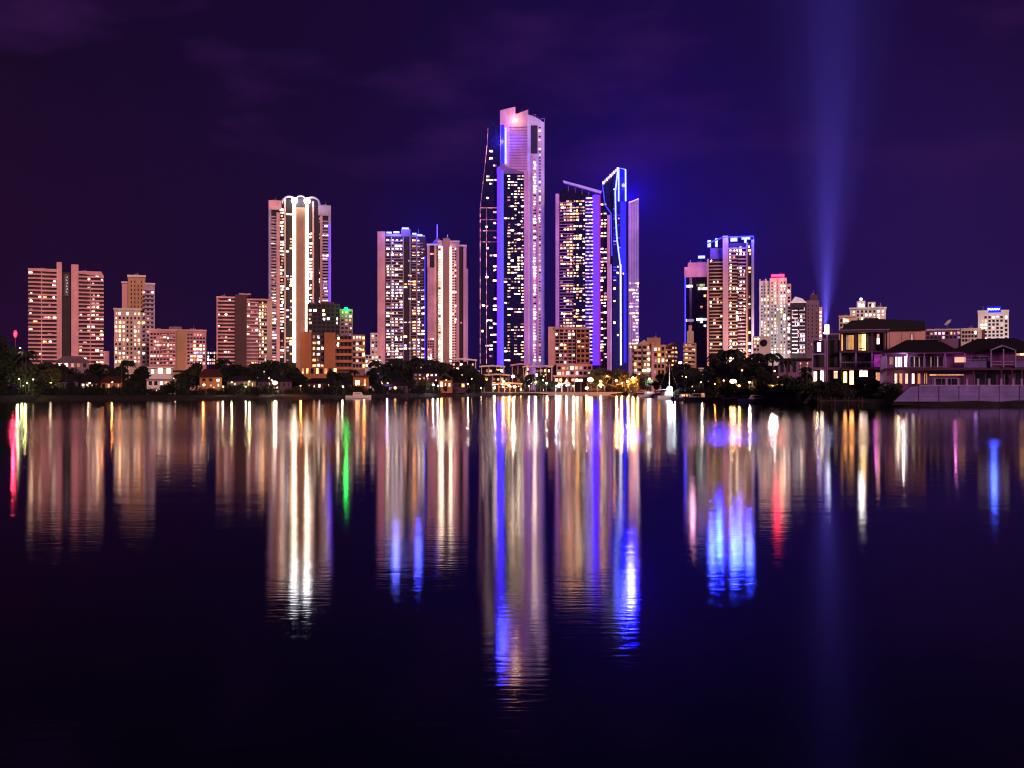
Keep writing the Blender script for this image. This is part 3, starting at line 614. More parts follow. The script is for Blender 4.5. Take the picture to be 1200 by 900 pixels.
b.win(831, 847, 304, 430, 4, 31, .25, WARM, 0, dark=False); b.win(854, 874, 288, 430, 5, 35, .38, ('lit_white', 'lit_cream', 'lit_pink', 'lit_bright'), 0, dark=False); b.win(876, 880.5, 288, 430, 1, 34, .3, WARM, 0, dark=False)
for x0, x1, y0, y1 in ((829, 833, 281, 289), (838, 841, 279, 289), (847, 853, 276.5, 279), (856, 864, 279, 283), (869, 879, 278.5, 281), (872, 875, 281, 285), (818, 826, 299, 302)): b.block('crown_light', x0, x1, y0, y1, 1.0, 1.4, 'led_ice')
b.bar('crown_frame', [(829, 285), (848, 278), (883, 278), (883, 285)], .5, 'led_blue', 1.5)
for x, e in ((835, 60000), (860, 90000), (878, 60000)): lamp('facade_light', (b.x(x), -5, b.zz(276)), e, (0.03, 0.05, 1), 2, b.root)
for x, y, e in ((818, 298, 1.2e5), (842, 273, 7e5), (868, 269, 7e5)): lamp('crown_glow_helper', (b.x(x), 80, b.zz(y)), e, (0.006, 0.012, 1), 2, b.root)  # unseen lamps added behind the roof for the blue halo
b.finish()

# 19 --- white tower with red sign
b = Bld('apartment_tower', 'bright white floodlit tower with a red light band on its roof', 'tower', 907, 880)
b.block('wall', 889.5, 902, 329, 999, 0, 20, 'white_render'); b.block('wall', 902, 922, 326, 999, 1.5, 20, 'white_render'); b.block('wall', 922, 927, 333, 999, .5, 18, 'rose_render')
b.block('roof_box', 903, 919, 323.5, 326, -2, 10, 'mauve_render'); b.block('red_band', 904, 919, 321.8, 324.5, 2, 1.0, 'sign_red')
lamp('red_glow', (b.x(911), -6, b.zz(321)), 6000, (1, 0.02, 0.06), 2, b.root)
b.win(891, 902, 334, 410, 3, 20, .35, ('lit_white', 'lit_pink'), 0, wf=.4, hf=.5); b.win(903, 921, 330, 415, 5, 22, .5, ('lit_white', 'lit_cream', 'lit_pink'), 1.5, wf=.4, hf=.5); b.win(922.5, 926.5, 336, 415, 1, 20, .35, ('lit_white', 'lit_pink'), .5)
for x in (890, 897, 902.5, 911.5, 920.5): b.block('pier', x, x+1.2, 327, 999, 2.6, 1.2, 'white_render')
lamp('flood', (b.x(905), -60, 32), 90000, (1, 0.80, 0.84), 3, b.root)
b.finish()
b = Bld('apartment_block', 'low white building with a round dark opening at the foot of the white floodlit tower', 'building', 892, 640)
b.block('wall', 882, 903, 394, 999, 0, 12, 'white_render'); MB().tube([(b.x(895), -.3, b.zz(402)), (b.x(895), .5, b.zz(402))], 2.1, n=18).build('round_opening', 'dark_glass', b.root)
b.win(883, 890, 396, 412, 2, 4, .6, ('lit_white', 'lit_bright'), 0); b.finish()

# 20, 21 --- dark pair
b = Bld('apartment_block', 'dark mauve block with bright white curved balconies and a white pitched roof', 'building', 935, 850)
b.block('wall', 926, 945, 355, 999, 0, 18, 'recess'); b.poly('roof', [(926, 355), (932, 347.5), (940, 350), (945.5, 355)], 1, 16, 'white_render')
b.balc(928, 935, 360, 414, 12, 'white_render', 0, 1.8, .28); b.balc(936.5, 943.5, 360, 414, 12, 'lilac_render', 0, 1.4, .28); b.win(927, 944, 360, 414, 5, 12, .28, ('lit_dim', 'lit_pink', 'lit_cool'), 0, wf=.5); b.finish()
b = Bld('apartment_tower', 'plain dusky pink tower whose right edge catches white light, left of the searchlight beam', 'tower', 954, 860)
b.block('wall', 944.5, 960, 352, 999, 0, 20, 'mauve_render'); b.block('roof_box', 949, 959, 345, 352, -1, 10, 'brown_render'); b.block('fin', 959.5, 963.5, 360, 999, 1, 16, 'rose_render')  # light on the right edge put in as a paler fin with bright panes
b.win(959.5, 963.5, 364, 410, 1, 10, .8, ('lit_white', 'lit_pink'), 1, hf=.5); b.win(945, 959, 356, 410, 3, 12, .04, PINKP, 0, wf=.3, hf=.35); b.finish()

# dark building under the searchlight
b = Bld('apartment_block', 'small dark violet block under the searchlight beam', 'building', 973, 900)
b.block('wall', 964, 984, 392, 999, 0, 16, 'dark_render'); b.block('roof_box', 972, 976, 384, 392, -2, 6, 'dark_render'); b.block('parapet', 963.8, 984.2, 390.6, 392.2, .6, 17, 'mauve_render')
b.win(965, 983, 394, 420, 5, 6, .12, VIOL, 0); b.finish()

# 22 --- white stepped floodlit building
b = Bld('apartment_tower', 'white stepped building floodlit from its roof, rising behind the flat roofed house', 'tower', 1010, 620)
b.block('wall', 983, 1005, 371, 999, 0, 16, 'cream_render'); b.block('wall', 996, 1038, 361.5, 999, -3, 18, 'white_render'); b.block('upper_wall', 1004, 1014, 352, 361.6, -4, 12, 'white_render'); b.block('upper_wall', 1017, 1026, 353.5, 361.6, -4, 12, 'white_render')
b.block('parapet', 995, 1039, 360, 361.7, -2, 19.5, 'white_render'); b.block('parapet', 982.5, 1004, 369.5, 371.1, .7, 17, 'rose_render')
b.win(998, 1037, 363, 376, 8, 3, .45, ('lit_white', 'lit_pink', 'lit_cream'), -3, wf=.5); b.win(984, 995, 373, 400, 3, 5, .3, WARM, 0); b.win(1005, 1013, 354, 361, 2, 1, .8, ('lit_bright',), -4); b.win(1018, 1025, 355, 361, 2, 1, .8, ('lit_bright',), -4)
MB().ball((b.x(1009), 1, b.zz(350.5)), .9).build('floodlight', 'strip_white', b.root, True)
lamp('roof_flood', (b.x(1010), -14, b.zz(350)), 3500, (1, .86, .86), 1.5, b.root); b.finish()

# 25, 26 --- right distance
b = Bld('apartment_block', 'low violet and white block with roof dish, seen over the hipped roof house', 'building', 1116, 500)
b.block('wall', 1084, 1128, 387, 999, 0, 14, 'purple_render'); b.block('wall', 1126, 1150, 385, 999, 1, 14, 'white_render'); b.block('roof_edge', 1084, 1128, 385.2, 387.1, .8, 15, 'white_render'); b.block('wall', 1149, 1154, 386, 999, -2, 10, 'brown_render')
b.poly('roof_dish', [(1106, 380), (1111, 375), (1115, 374), (1113, 378), (1108, 381)], -1, 2, 'white_render'); b.bar('dish_post', [(1110, 379), (1110, 386)], .15, 'steel', 0)
b.win(1085, 1126, 388.5, 398, 9, 2, .4, ('lit_white', 'lit_pink', 'lit_violet'), 0); b.win(1127, 1145, 388, 402, 5, 3, .5, WARM, 1); b.finish()
b = Bld('apartment_tower', 'white tower with a blue glowing roof sign, behind the hipped roof house', 'tower', 1164, 640)
b.block('wall', 1146, 1182, 366, 999, 0, 18, 'white_render'); b.block('parapet', 1145.5, 1158, 363.5, 366.2, .6, 18, 'white_render'); b.block('parapet', 1173, 1182.5, 363.5, 366.2, .6, 18, 'white_render')
sgn = b.block('roof_sign', 1156.5, 1173, 359.5, 366.3, .4, .5, 'led_deep')
m_ = MB()      # the lettering of the sign is too blurred to read: a flowing white script line
pts_ = [(1158+i*.75, 362.6 + (-1.3 if i == 0 else 0) + .55*math.sin(i*1.7)) for i in range(19)]
m_.tube([(b.x(x), -.75, b.zz(y)) for x, y in pts_], .42, n=6).build('lettering', 'sign_blue', sgn)
lamp('sign_glow', (b.x(1165), 9, b.zz(356)), 9000, (0.04, 0.08, 1), 1.5, b.root)
b.win(1148, 1176, 370, 400, 6, 7, .5, ('lit_white', 'lit_cream', 'lit_amber', 'lit_violet', 'lit_pink'), 0, wf=.6, hf=.6); b.win(1177, 1181, 370, 400, 1, 6, .3, WARM, 0)
lamp('flood', (b.x(1160), -30, 14), 45000, (1, .84, .84), 2, b.root); b.finish()

# ------------------------------------------------------------------ waterside houses on the right
TZ = 2.6
tv = MB().prism([(sx_(940, 205), GZ-1), (sx_(952, 205), TZ), (140, TZ), (140, GZ-1)], 204.6, 240).prism([(sx_(1036, 190), GZ-1), (sx_(1048, 190), TZ-.004), (140, TZ-.004), (140, GZ-1)], 186.1, 204.5)
tag(tv.build('terrace_ground', 'soil'), 'raised dark ground under the waterside houses', kind='structure')

b = Bld('modern_house', 'three storey flat roofed house with tall orange lit windows', 'house', 1015, 212, gz=TZ)
fm = 'villa_trim'
b.block('wall', 984, 1040, 389, 999, 0, 12, 'dark_render'); b.block('wall', 1037, 1083, 388, 430, 1.0, 12, 'pink_render'); b.block('wall', 951, 984, 398, 999, -.5, 9, 'dark_render')
b.poly('roof', [(990, 381), (998, 376), (1028, 374.5), (1082, 378), (1083, 388.2), (1040, 388.2), (984, 389.2)], 1.8, 13, 'roof_tile')
b.block('roof_slab', 983, 1042, 387.3, 389.8, 2.0, 14, 'dusk_wall'); b.block('roof_slab', 1036, 1084, 385.8, 388.3, 1.5, 13, 'dusk_wall')
b.block('floor_slab', 983, 1038, 411.5, 413.5, 1.9, 3, 'dusk_wall'); b.block('floor_slab', 951, 1040, 430.5, 433, 1.9, 3, 'villa_wall')
for x in (984, 1002, 1021, 1035): b.block('pillar', x, x+2.0, 389.8, 411.5, 1.6, .5, 'dusk_wall'); b.block('pillar', x, x+2.0, 413.5, 430.5, 1.6, .5, fm); b.block('pillar', x, x+2.0, 433, 999, 1.6, .5, 'dusk_wall')
b.one(991, 1001, 392, 410, 'lit_amber'); b.one(1005, 1018, 391, 411, 'lit_yellow'); b.one(1027, 1031, 391, 404, 'lit_pink'); b.one(985, 988, 391, 411, 'lit_amber')
b.one(990, 1001, 415, 429, 'window_glass'); b.one(1005, 1019, 415, 429, 'window_glass'); b.one(1024, 1034, 415, 424, 'led_magenta')
b.one(987, 993, 435, 449, 'lit_amber'); b.one(995, 1001, 434, 451, 'lit_amber'); b.one(1007, 1017, 434, 442, 'lit_white'); b.one(1026, 1034, 436, 447, 'lit_dim')
b.one(976, 982, 434, 444, 'lit_cream', -.5); b.one(952, 957, 434, 448, 'lit_cream', -.5); b.one(960, 965, 434, 448, 'lit_bright', -.5); b.one(1066, 1069, 392, 401, 'lit_pink', 1.0)
b.one(1060, 1080, 414, 426, 'window_glass', 1.0)
b.block('frame_post', 951, 952.5, 398, 999, 1.4, .4, fm); b.block('frame_post', 966, 967.5, 398, 999, 1.4, .4, fm); b.block('frame_beam', 951, 968, 414, 415.5, 1.45, .4, 'villa_trim'); b.block('frame_beam', 951, 968, 396.6, 398.1, 1.45, .4, fm)
b.one(956, 962, 400, 412, 'lit_violet', -.5); b.block('balcony_rail', 984, 1036, 424, 425, 1.9, .1, 'steel'); b.block('side_light_wall', 1024, 1034, 425, 430, .4, .3, 'led_magenta')  # the wall panel emits its magenta light itself
for x in (1042, 1056, 1070): b.block('cladding_joint', x, x+.35, 389, 430, 1.03, .1, 'dusk_wall')
b.bar('downpipe', [(1039, 389), (1039, 431)], .07, 'dusk_wall', 1.15); b.block('gutter', 983, 1042, 386.6, 387.6, 2.2, .2, 'villa_trim')
for i in range(18): b.block('baluster', 985+i*2.9, 985.25+i*2.9, 424, 430.5, 1.88, .05, 'steel')
b.poly('terrace_planting_box', [(1010, 374.6), (1012, 371.5), (1030, 371), (1032, 374.6)], -4, 2, 'dusk_wall')
b.block('curtain', 991.5, 994, 392.4, 409.6, .13, .05, 'canvas'); b.block('curtain', 1014.5, 1017.5, 391.4, 410.6, .13, .05, 'canvas'); b.block('table', 1007, 1013, 408, 409, .5, .6, 'dusk_wall')
lamp('porch_light', (b.x(1026), -3.5, b.zz(421)), 60, (1, .15, .8), .1, b.root); lamp('porch_light', (b.x(958), -3, b.zz(440)), 90, (1, .7, .4), .1, b.root)
b.finish('dark_steel')

b = Bld('villa', 'two storey pink villa with a dark hipped tile roof, gabled balcony and long verandah', 'house', 1128, 196, gz=TZ)
b.block('wall', 1036, 1216, 412, 999, 0, 12, 'villa_wall'); rf = MB().roof(b.x(1029), b.x(1128), -1.8, 12.5, b.zz(413.5), b.zz(396), 4.2).build('roof', 'roof_tile', b.root)
MB().roof(b.x(1110), b.x(1225), -1.2, 12.6, b.zz(413), b.zz(395.5), 5).build('roof', 'roof_tile', b.root)
b.block('fascia', 1029, 1129, 413, 414.3, 1.9, .3, 'villa_wall'); b.block('floor_slab', 1036, 1216, 431, 434, 2.4, 2.6, 'dusk_wall')
b.one(1040, 1045, 417, 427, 'lit_dim', 0); b.one(1047, 1056, 417, 430, 'lit_white', 0); b.one(1058, 1063, 416, 430, 'lit_bright', 0); b.one(1065, 1082, 417, 430, 'window_glass', 0); b.one(1084, 1106, 417, 430, 'window_glass', 0)
b.one(1118, 1132, 418, 425, 'lit_dim', 0); b.one(1138, 1158, 418, 430, 'window_glass', 0); b.one(1188, 1200, 414.5, 417.5, 'lit_amber', 0)
b.block('balcony_wall', 1132, 1160, 424, 431, 2.3, .3, 'seawall_paint'); b.block('balcony_wall', 1189, 1216, 424, 431, 2.3, .3, 'seawall_paint')
gb = b.poly('gable', [(1159, 411), (1174, 404.8), (1189, 411), (1186, 411.5), (1174, 407), (1162, 411.5)], 3.0, .5, 'villa_trim')
b.poly('gable_roof', [(1157.5, 411.2), (1174, 404), (1190.5, 411.2), (1174, 404.9)], 3.2, 4, 'roof_tile')
for x in (1160, 1174, 1187.5): b.block('column', x, x+1.5, 410, 431, 2.9, .35, 'villa_trim')
for y in (424, 427.5): b.block('balcony_rail', 1161, 1188, y, y+.8, 2.8, .12, 'villa_trim')
for x in (1036, 1062, 1082.5, 1107, 1130): b.block('column', x, x+1.2, 414.3, 431, 2.2, .3, 'villa_trim')
for x in (1046, 1064, 1084, 1140, 1172, 1184, 1195): b.block('column', x, x+1.5, 434, 999, 2.2, .35, 'dusk_wall')
for i, x in enumerate((1032+14, 1052, 1059, 1067, 1074, 1082)): b.one(x, x+4.5, 437, 450, ('lit_cream', 'lit_amber', 'lit_cream', 'lit_bright', 'lit_amber', 'lit_yellow')[i], 0)
b.one(1088, 1130, 438, 440.5, 'lit_amber', 0); b.one(1092, 1126, 443, 453, 'window_glass', 0); b.one(1142, 1168, 437, 453, 'window_glass', 0); b.one(1176, 1182, 437, 453, 'window_glass', 0); b.one(1188, 1200, 437, 453, 'window_glass', 0)
b.block('wall', 1029, 1037, 416, 999, .8, 10, 'villa_trim')
for x in (1049.5, 1053, 1070, 1076, 1090, 1098): b.block('curtain', x, x+1.3, 417.5, 429.6, .14, .04, 'canvas')
for i in range(22): b.block('baluster', 1132.5+i*1.28, 1132.8+i*1.28, 421.5, 424, 2.25, .06, 'villa_trim')
b.block('handrail', 1132, 1160, 421, 421.6, 2.3, .15, 'villa_trim'); b.block('gutter', 1029, 1129, 412.6, 413.2, 2.05, .2, 'dusk_wall'); b.bar('downpipe', [(1108.5, 413), (1108.5, 431)], .06, 'villa_trim', .2)
b.block('chimney', 1098, 1102, 392.5, 400, -4, 1.2, 'dusk_wall'); b.bar('antenna', [(1146, 388), (1146, 396)], .03, 'steel', -4); b.bar('antenna', [(1143, 389), (1149, 389)], .02, 'steel', -4)
lamp('verandah_light', (b.x(1052), -2.0, b.zz(436)), 120, (1, .65, .35), .1, b.root); lamp('verandah_light', (b.x(1058), -2.5, b.zz(417)), 200, (1, .8, .8), .1, b.root); lamp('verandah_light', (b.x(1120), -3.5, b.zz(418)), 60, (1, .2, .85), .1, b.root)
b.finish('villa_trim')

sw = thing('sea_wall', 'long pale, violet lit sea wall with low posts in front of the pink villa', 'wall', (0, 0, 0))
m_ = MB(); a0 = at(1052, 453, 186); xe = 150
m_.prism([(sx_(1046, 186), .9), (sx_(1064, 186), 3.3), (sx_(1075, 186), 3.55), (xe, 3.55), (xe, .9)], 185.4, 186.0); m_.build('wall', 'seawall_paint', sw)
MB().box(sx_(1075, 186), xe, 185.2, 186.2, 3.552, 3.72).build('coping', 'villa_trim', sw)
for i in range(22):
    MB().box(sx_(1075, 186)+i*3.4, sx_(1075, 186)+i*3.4+.3, 185.25, 185.4, .9, 3.5).build('buttress', 'seawall_paint', sw)
for k in (1.7, 2.5): MB().box(sx_(1068, 186), xe, 185.36, 185.4, k, k+.05).build('course_line', 'dusk_wall', sw)
pmesh = MB().box(-.16, .16, -.16, .16, 0, .95).box(-.22, .22, -.22, .22, .95, 1.05).mesh('post', 'villa_trim')
for px in (1094, 1108, 1122, 1132, 1145, 1158, 1172, 1186, 1196): obj('post', pmesh, sw, (sx_(px, 186), 185.7, 3.722))
lamp('wall_fill_lamp', (sx_(1120, 186), 178, 2.6), 12, (.55, .25, 1), .3, sw)  # unseen lamp added over the water to brighten the sea wall

# ------------------------------------------------------------------ landmark phrases for labels
LM = [(-200, 32, 'the red beacon'), (32, 80, 'the left half of the twin slab'), (80, 130, 'the right half of the twin slab'), (130, 172, 'the stepped cream tower'), (172, 245, 'the wide pink block'),
      (245, 290, 'the brown cored tower'), (290, 340, 'the gap left of the orange block'), (340, 395, 'the orange brown block'), (395, 442, 'the green lamp'), (442, 500, 'the blue crowned tower'),
      (500, 560, 'the spired tower'), (560, 610, 'the tallest tower'), (610, 650, 'the white shaft of the tallest tower'), (650, 700, 'the pink gridded block'), (700, 738, 'the blue curved tower'), (738, 800, 'the low cream blocks'),
      (800, 845, 'the pink capped dark tower'), (845, 888, 'the tan balconied tower'), (888, 928, 'the white red banded tower'), (928, 970, 'the searchlight beam'), (970, 1036, 'the flat roofed house'), (1036, 1110, 'the villa'), (1110, 1500, 'the villa gable')]
ORD = ['first', 'second', 'third', 'fourth', 'fifth', 'sixth', 'seventh', 'eighth', 'ninth', 'tenth', 'eleventh', 'twelfth', 'thirteenth', 'fourteenth', 'fifteenth', 'sixteenth', 'seventeenth', 'eighteenth']
def lmk(px):
    for a, b_, t in LM:
        if a <= px < b_: return t
    return LM[-1][2]
pending = []      # (object, px, pattern) labelled with an ordinal at the end

# ------------------------------------------------------------------ low shore houses
def cottage(px0, px1, yt, yb, D, wall='mauve_render', roof='roof_tile', kind='hip', wins=4, pal=('lit_cream',), lit=.8, desc='', rows=1, wf=.55, hf=.6):
    cx = (px0+px1)/2
    b = Bld('house', desc, 'house', cx, D)
    eave = yt + (yb-yt)*(.42 if kind != 'flat' else .08)
    b.block('wall', px0, px1, eave, 999, 0, 9, wall)
    if kind == 'hip':
        w = b.x(px1)-b.x(px0); MB().roof(b.x(px0)-.7, b.x(px1)+.7, -.9, 9.8, b.zz(eave)-.1, b.zz(yt), min(3.5, w*.3)).build('roof', roof, b.root)
    elif kind == 'gable': b.poly('roof', [(px0-2, eave+.5), (cx, yt), (px1+2, eave+.5), (px1+2, eave-1), (cx, yt-1.6), (px0-2, eave-1)], 1, 11, roof)
    else: b.block('roof', px0-1.5, px1+1.5, yt, eave+.3, 1.2, 11, roof)
    b.win(px0+1, px1-1, eave+1, yb, wins, rows, lit, pal, 0, wf=wf, hf=hf, vary=True)
    b.finish('dark_steel'); return b
cottage(66, 104, 417, 433, 420, 'mauve_render', 'mauve_render', 'hip', 5, ('lit_dim', 'lit_cream'), .5, 'house with a long pale roof edge under the twin slab')
cottage(50, 92, 438, 458, 318, 'dusk_wall', 'roof_tile', 'hip', 6, ('lit_pink', 'lit_white', 'lit_rose'), .6, 'dark shore house with a few pink lit windows, under the twin slab')
cottage(94, 116, 441, 457, 330, 'dusk_wall', 'roof_tile', 'hip', 4, ('lit_cream', 'lit_bright', 'lit_amber'), 1, 'small house with four bright cream windows under the twin slab right half', wf=.75)
cottage(118, 148, 441, 457, 334, 'orange_render', 'red_tile', 'hip', 5, ('lit_amber', 'lit_cream'), .8, 'brown shore house with amber windows under the stepped tower')
cottage(174, 202, 430, 441, 352, 'white_render', 'white_render', 'flat', 3, ('lit_bright', 'lit_cool', 'lit_white'), 1, 'bright white flat roofed house glowing under the wide pink block', wf=.9, hf=.8)
cottage(172, 206, 444, 454, 336, 'white_render', 'mauve_render', 'flat', 5, ('lit_white', 'lit_cream'), .7, 'long low white pavilion in front of the bright white house', wf=.6)
cottage(204, 218, 434, 448, 350, 'tan_render', 'roof_tile', 'flat', 2, ('lit_yellow', 'lit_dim'), .9, 'small yellow lit house right of the bright white one')
cottage(234, 260, 432, 455, 345, 'orange_render', 'red_tile', 'hip', 3, ('lit_amber', 'lit_pink'), .7, 'reddish brown house with amber window under the gap beside the brown cored tower', rows=2)
cottage(266, 300, 440, 456, 350, 'dusk_wall', 'roof_tile', 'hip', 6, ('lit_green', 'lit_yellow', 'lit_dim'), .8, 'house with dim yellow green windows under the brown cored tower')
cottage(302, 342, 440, 456, 358, 'dusk_wall', 'roof_tile', 'hip', 7, ('lit_pink', 'lit_cream', 'lit_dim'), .7, 'long low house with a starry lamp before it, left of the orange block')
cottage(358, 390, 443, 456, 380, 'dusk_wall', 'roof_tile', 'hip', 5, ('lit_yellow', 'lit_cream'), .9, 'dark roofed house with yellow windows under the orange block')
cottage(396, 412, 445, 457, 390, 'dusk_wall', 'roof_tile', 'hip', 2, ('lit_white', 'lit_pink'), .8, 'tiny dark house with white windows below the green lamp')
cottage(414, 432, 440, 457, 395, 'orange_render', 'red_tile', 'flat', 2, ('lit_amber', 'lit_pink'), 1, 'small house with two salmon lit windows left of the blue crowned tower', wf=.7)
cottage(448, 478, 446, 459, 420, 'dusk_wall', 'roof_tile', 'hip', 5, ('lit_rose', 'lit_dim', 'lit_violet'), .5, 'dusky house under the blue crowned tower')
cottage(484, 514, 430, 446, 470, 'dusk_wall', 'roof_tile', 'hip', 6, ('lit_rose', 'lit_pink', 'lit_dim'), .6, 'dim pink lit house under the left side of the spired tower', rows=2)
cottage(514, 530, 438, 456, 455, 'orange_render', 'red_tile', 'gable', 3, ('lit_cream', 'lit_amber', 'lit_bright'), .9, 'small gabled house with a red roof under the spired tower')
cottage(531, 546, 447, 456, 470, 'dusk_wall', 'roof_tile', 'flat', 3, ('lit_yellow',), 1, 'low kiosk with a band of yellow light right of the gabled red house', wf=.9)
cottage(820, 829, 431, 446, 420, 'white_render', 'white_render', 'flat', 1, ('lit_cream',), 0, 'small plain white house with one dark window below the pink capped tower', wf=.35)
cottage(872, 926, 428, 446, 330, 'dusk_wall', 'roof_tile', 'hip', 7, ('lit_violet', 'lit_rose', 'lit_dim'), .25, 'wide dark roofed house below the white red banded tower')
cottage(912, 950, 420, 442, 290, 'purple_render', 'roof_tile', 'flat', 5, ('lit_white', 'lit_dim', 'lit_violet'), .4, 'dark flat roofed house with two white windows left of the frame house')
cottage(-30, 14, 430, 458, 320, 'dusk_wall', 'roof_tile', 'hip', 4, ('lit_dim', 'lit_green'), .4, 'dark house half hidden by trees at the red beacon')

# promenade pavilions under the towers
def canopy(px0, px1, y, D, label, tilt=0.0, mat='white_render', glow='lit_cream', n=4):
    b = Bld('pavilion', label, 'pavilion', (px0+px1)/2, D); w = px1-px0
    b.poly('canopy', [(px0, y+tilt), (px0+w*.5, y-1.2), (px1, y-tilt), (px1, y-tilt+1.6), (px0+w*.5, y+.6), (px0, y+tilt+1.6)], 5, 11, mat)
    for i in range(n): b.block('post', px0+2+(w-4)*i/max(1, n-1), px0+2.7+(w-4)*i/max(1, n-1), y+1.4+abs(tilt), 999, 4, .4, mat)
    b.block('back_wall', px0+2, px1-2, y+2+abs(tilt), 999, -2, .5, 'recess'); b.win(px0+2, px1-2, y+3+abs(tilt), min(455, y+14), max(3, int(w/5)), 2, .6, (glow, 'lit_cream', 'lit_dim'), -2, dark=False); b.finish(); return b
canopy(527, 559, 421, 640, 'white curved canopy building at the right foot of the spired tower', -.6)
canopy(543, 562, 433, 600, 'lower white tilted canopy left of the tallest tower', -1.6)
canopy(562, 592, 429, 620, 'broad white canopy at the foot of the dark glass wing', 0, glow='lit_bright')
canopy(565, 598, 439, 590, 'low white canopy over warm lit tables beneath the broad one', 0, glow='lit_amber', mat='cream_render')
canopy(598, 622, 427, 640, 'pale pink canopy at the foot of the tallest tower shaft', .5, 'rose_render', 'lit_pink')
canopy(625, 648, 429, 630, 'white flat canopy between the tallest tower and the pink gridded block', 0, glow='lit_cool')
canopy(576, 612, 449, 570, 'long warm lit pavilion right at the quay under the violet edge', 0, 'tan_render', 'lit_bright', 6)
canopy(648, 690, 440, 600, 'pinkish canopy row at the foot of the pink gridded block', 0, 'rose_render', 'lit_bright', 6)
canopy(700, 740, 441, 600, 'amber lit pavilion among orange trees below the blue tower', 0, 'orange_render', 'lit_amber', 6)
canopy(900, 948, 451, 250, 'low waterside pergola with yellow and magenta lights', 0, 'tan_render', 'lit_yellow', 7)
b = Bld('slanted_mast', 'slanting white mast at the foot of the tallest tower', 'mast', 616, 600)
b.bar('pole', [(614, 447), (618, 428)], .5, 'white_render', 0); b.bar('cross_arm', [(612, 430), (624, 429)], .3, 'white_render', 0)

def tent(px, w, yt, yb, D, label):
    o = Bld('marquee', label, 'marquee', px, D, 'white marquees on the quay')
    x0, x1 = o.x(px-w/2), o.x(px+w/2); zb = o.zz(yb); zm = zb+(o.zz(yt)-zb)*.45; zt = o.zz(yt); h = (x1-x0)/2; m = MB(); n = len(m.v)
    m.v += [(x0, -h, zm), (x1, -h, zm), (x1, h, zm), (x0, h, zm), ((x0+x1)/2, 0, zt)] + [((x0+x1)/2+sx*h*.35, sy*h*.35, zm+(zt-zm)*.42) for sx, sy in ((-1, -1), (1, -1), (1, 1), (-1, 1))]
    for i in range(4):
        j = (i+1) % 4; m.f += [(i, j, 5+j, 5+i), (5+i, 5+j, 4)]; m.m += [0, 0]
    m.build('roof', 'canvas', o.root); q = MB().box(-.1, .1, -.1, .1, 0, zm).mesh('post', 'steel')
    for sx in (-1, 1):
        for sy in (-1, 1): obj('post', q, o.root, ((x0+x1)/2+sx*(h-.15), sy*(h-.15), 0))
    lamp('tent_light', ((x0+x1)/2, -h*1.6, zm*.7), 900, (.85, .88, 1), .3, o.root)
    MB().ball(((x0+x1)/2, -h*.3, zm*.85), .35).build('lantern', 'star_white', o.root, True)
tent(655, 8, 447, 457, 570, 'small white peaked marquee left of two on the quay, beside a larger one')
tent(664, 11, 443, 456, 575, 'larger brightly lit white peaked marquee on the quay under the pink gridded block')
tent(704, 9, 446, 457, 568, 'white peaked marquee right of the blazing orange quay lamp')

# quay edge
q = MB().box(sx_(648, 552), sx_(729, 552), 551.5, 553, -.2, 1.25).box(sx_(736, 548), sx_(772, 548), 541, 543, -.2, 1.3)
tag(MB().box(sx_(560, 556), sx_(730, 556), 552.5, 556, -.2, 1.5).build('quay_wall', 'cream_render'), 'pale stone quay edge below the tallest towers', 'quay')
tag(MB().box(sx_(738, 470), sx_(770, 470), 470, 474, -.2, 1.25).build('quay_wall', 'white_render'), 'short white floating landing stage below the low cream blocks', 'landing stage')
tag(MB().box(-70, sx_(560, 556), 520, 523, -.1, 1.1).build('quay_wall', 'mauve_render'), 'low dim quay left of the tallest tower', 'quay') if False else None

# ------------------------------------------------------------------ lamps
def street_lamp(px, py, D, mat, col, watt, pat, r=.35, pole='dark_steel', arm=True, ground=None):
    p = at(px, py, D); gz = GZ if ground is None else ground; h = max(2.2, p.z-gz)
    t = thing('street_lamp', '', 'street lamp', (p.x, D, gz), random.uniform(-.3, .3), 'lamps along the far shore')
    MB().tube([(0, 0, 0), (0, 0, h*.5), (0, 0, h-.1)], .10, .06, 8).build('pole', pole, t, True)
    if arm: MB().tube([(0, 0, h-.15), (0, -.35, h+.12), (0, -.8, h+.1)], .045, .035, 6).build('arm', pole, t, True)
    MB().ball((0, -.8 if arm else 0, h), r, sz=.7).build('lamp_head', mat, t, True)
    lamp('lamp_light', (0, -1.6 if arm else -1, h-.2), watt, col, .25, t)
    pending.append((t, px, pat)); return t
OR, WH, CR = (1, .27, .045), (.85, .9, 1), (1, .74, .48)
street_lamp(342-20, 448.5, 345, 'flood_warm', CR, 2500, 'bright warm lamp standing before {}', .75)
street_lamp(692, 445, 566, 'flood_warm', OR, 130000, 'blazing orange white lamp on the quay before {}', 1.5)
street_lamp(688, 455, 560, 'flood_warm', OR, 7000, 'smaller warm lamp low on the quay before {}', .8)
street_lamp(704, 447, 575, 'lantern', OR, 40000, 'orange lamp among trees before {}', .7); street_lamp(712, 441, 590, 'lantern', OR, 55000, 'orange lamp among trees before {}', .8)
street_lamp(722, 446, 580, 'lantern', OR, 35000, 'orange lamp among trees before {}', .7); street_lamp(742, 443, 560, 'flood_warm', OR, 35000, 'orange lamp among trees before {}', .8)
street_lamp(735, 447, 560, 'lantern', CR, 6000, 'orange lamp among trees before {}', .7)
street_lamp(601, 441, 575, 'flood_warm', CR, 25000, 'warm quay lamp before {}', .9); street_lamp(590, 447, 575, 'lantern', OR, 5000, 'warm quay lamp before {}', .8); street_lamp(597, 452, 565, 'flood_warm', OR, 4000, 'warm quay lamp before {}', .7)
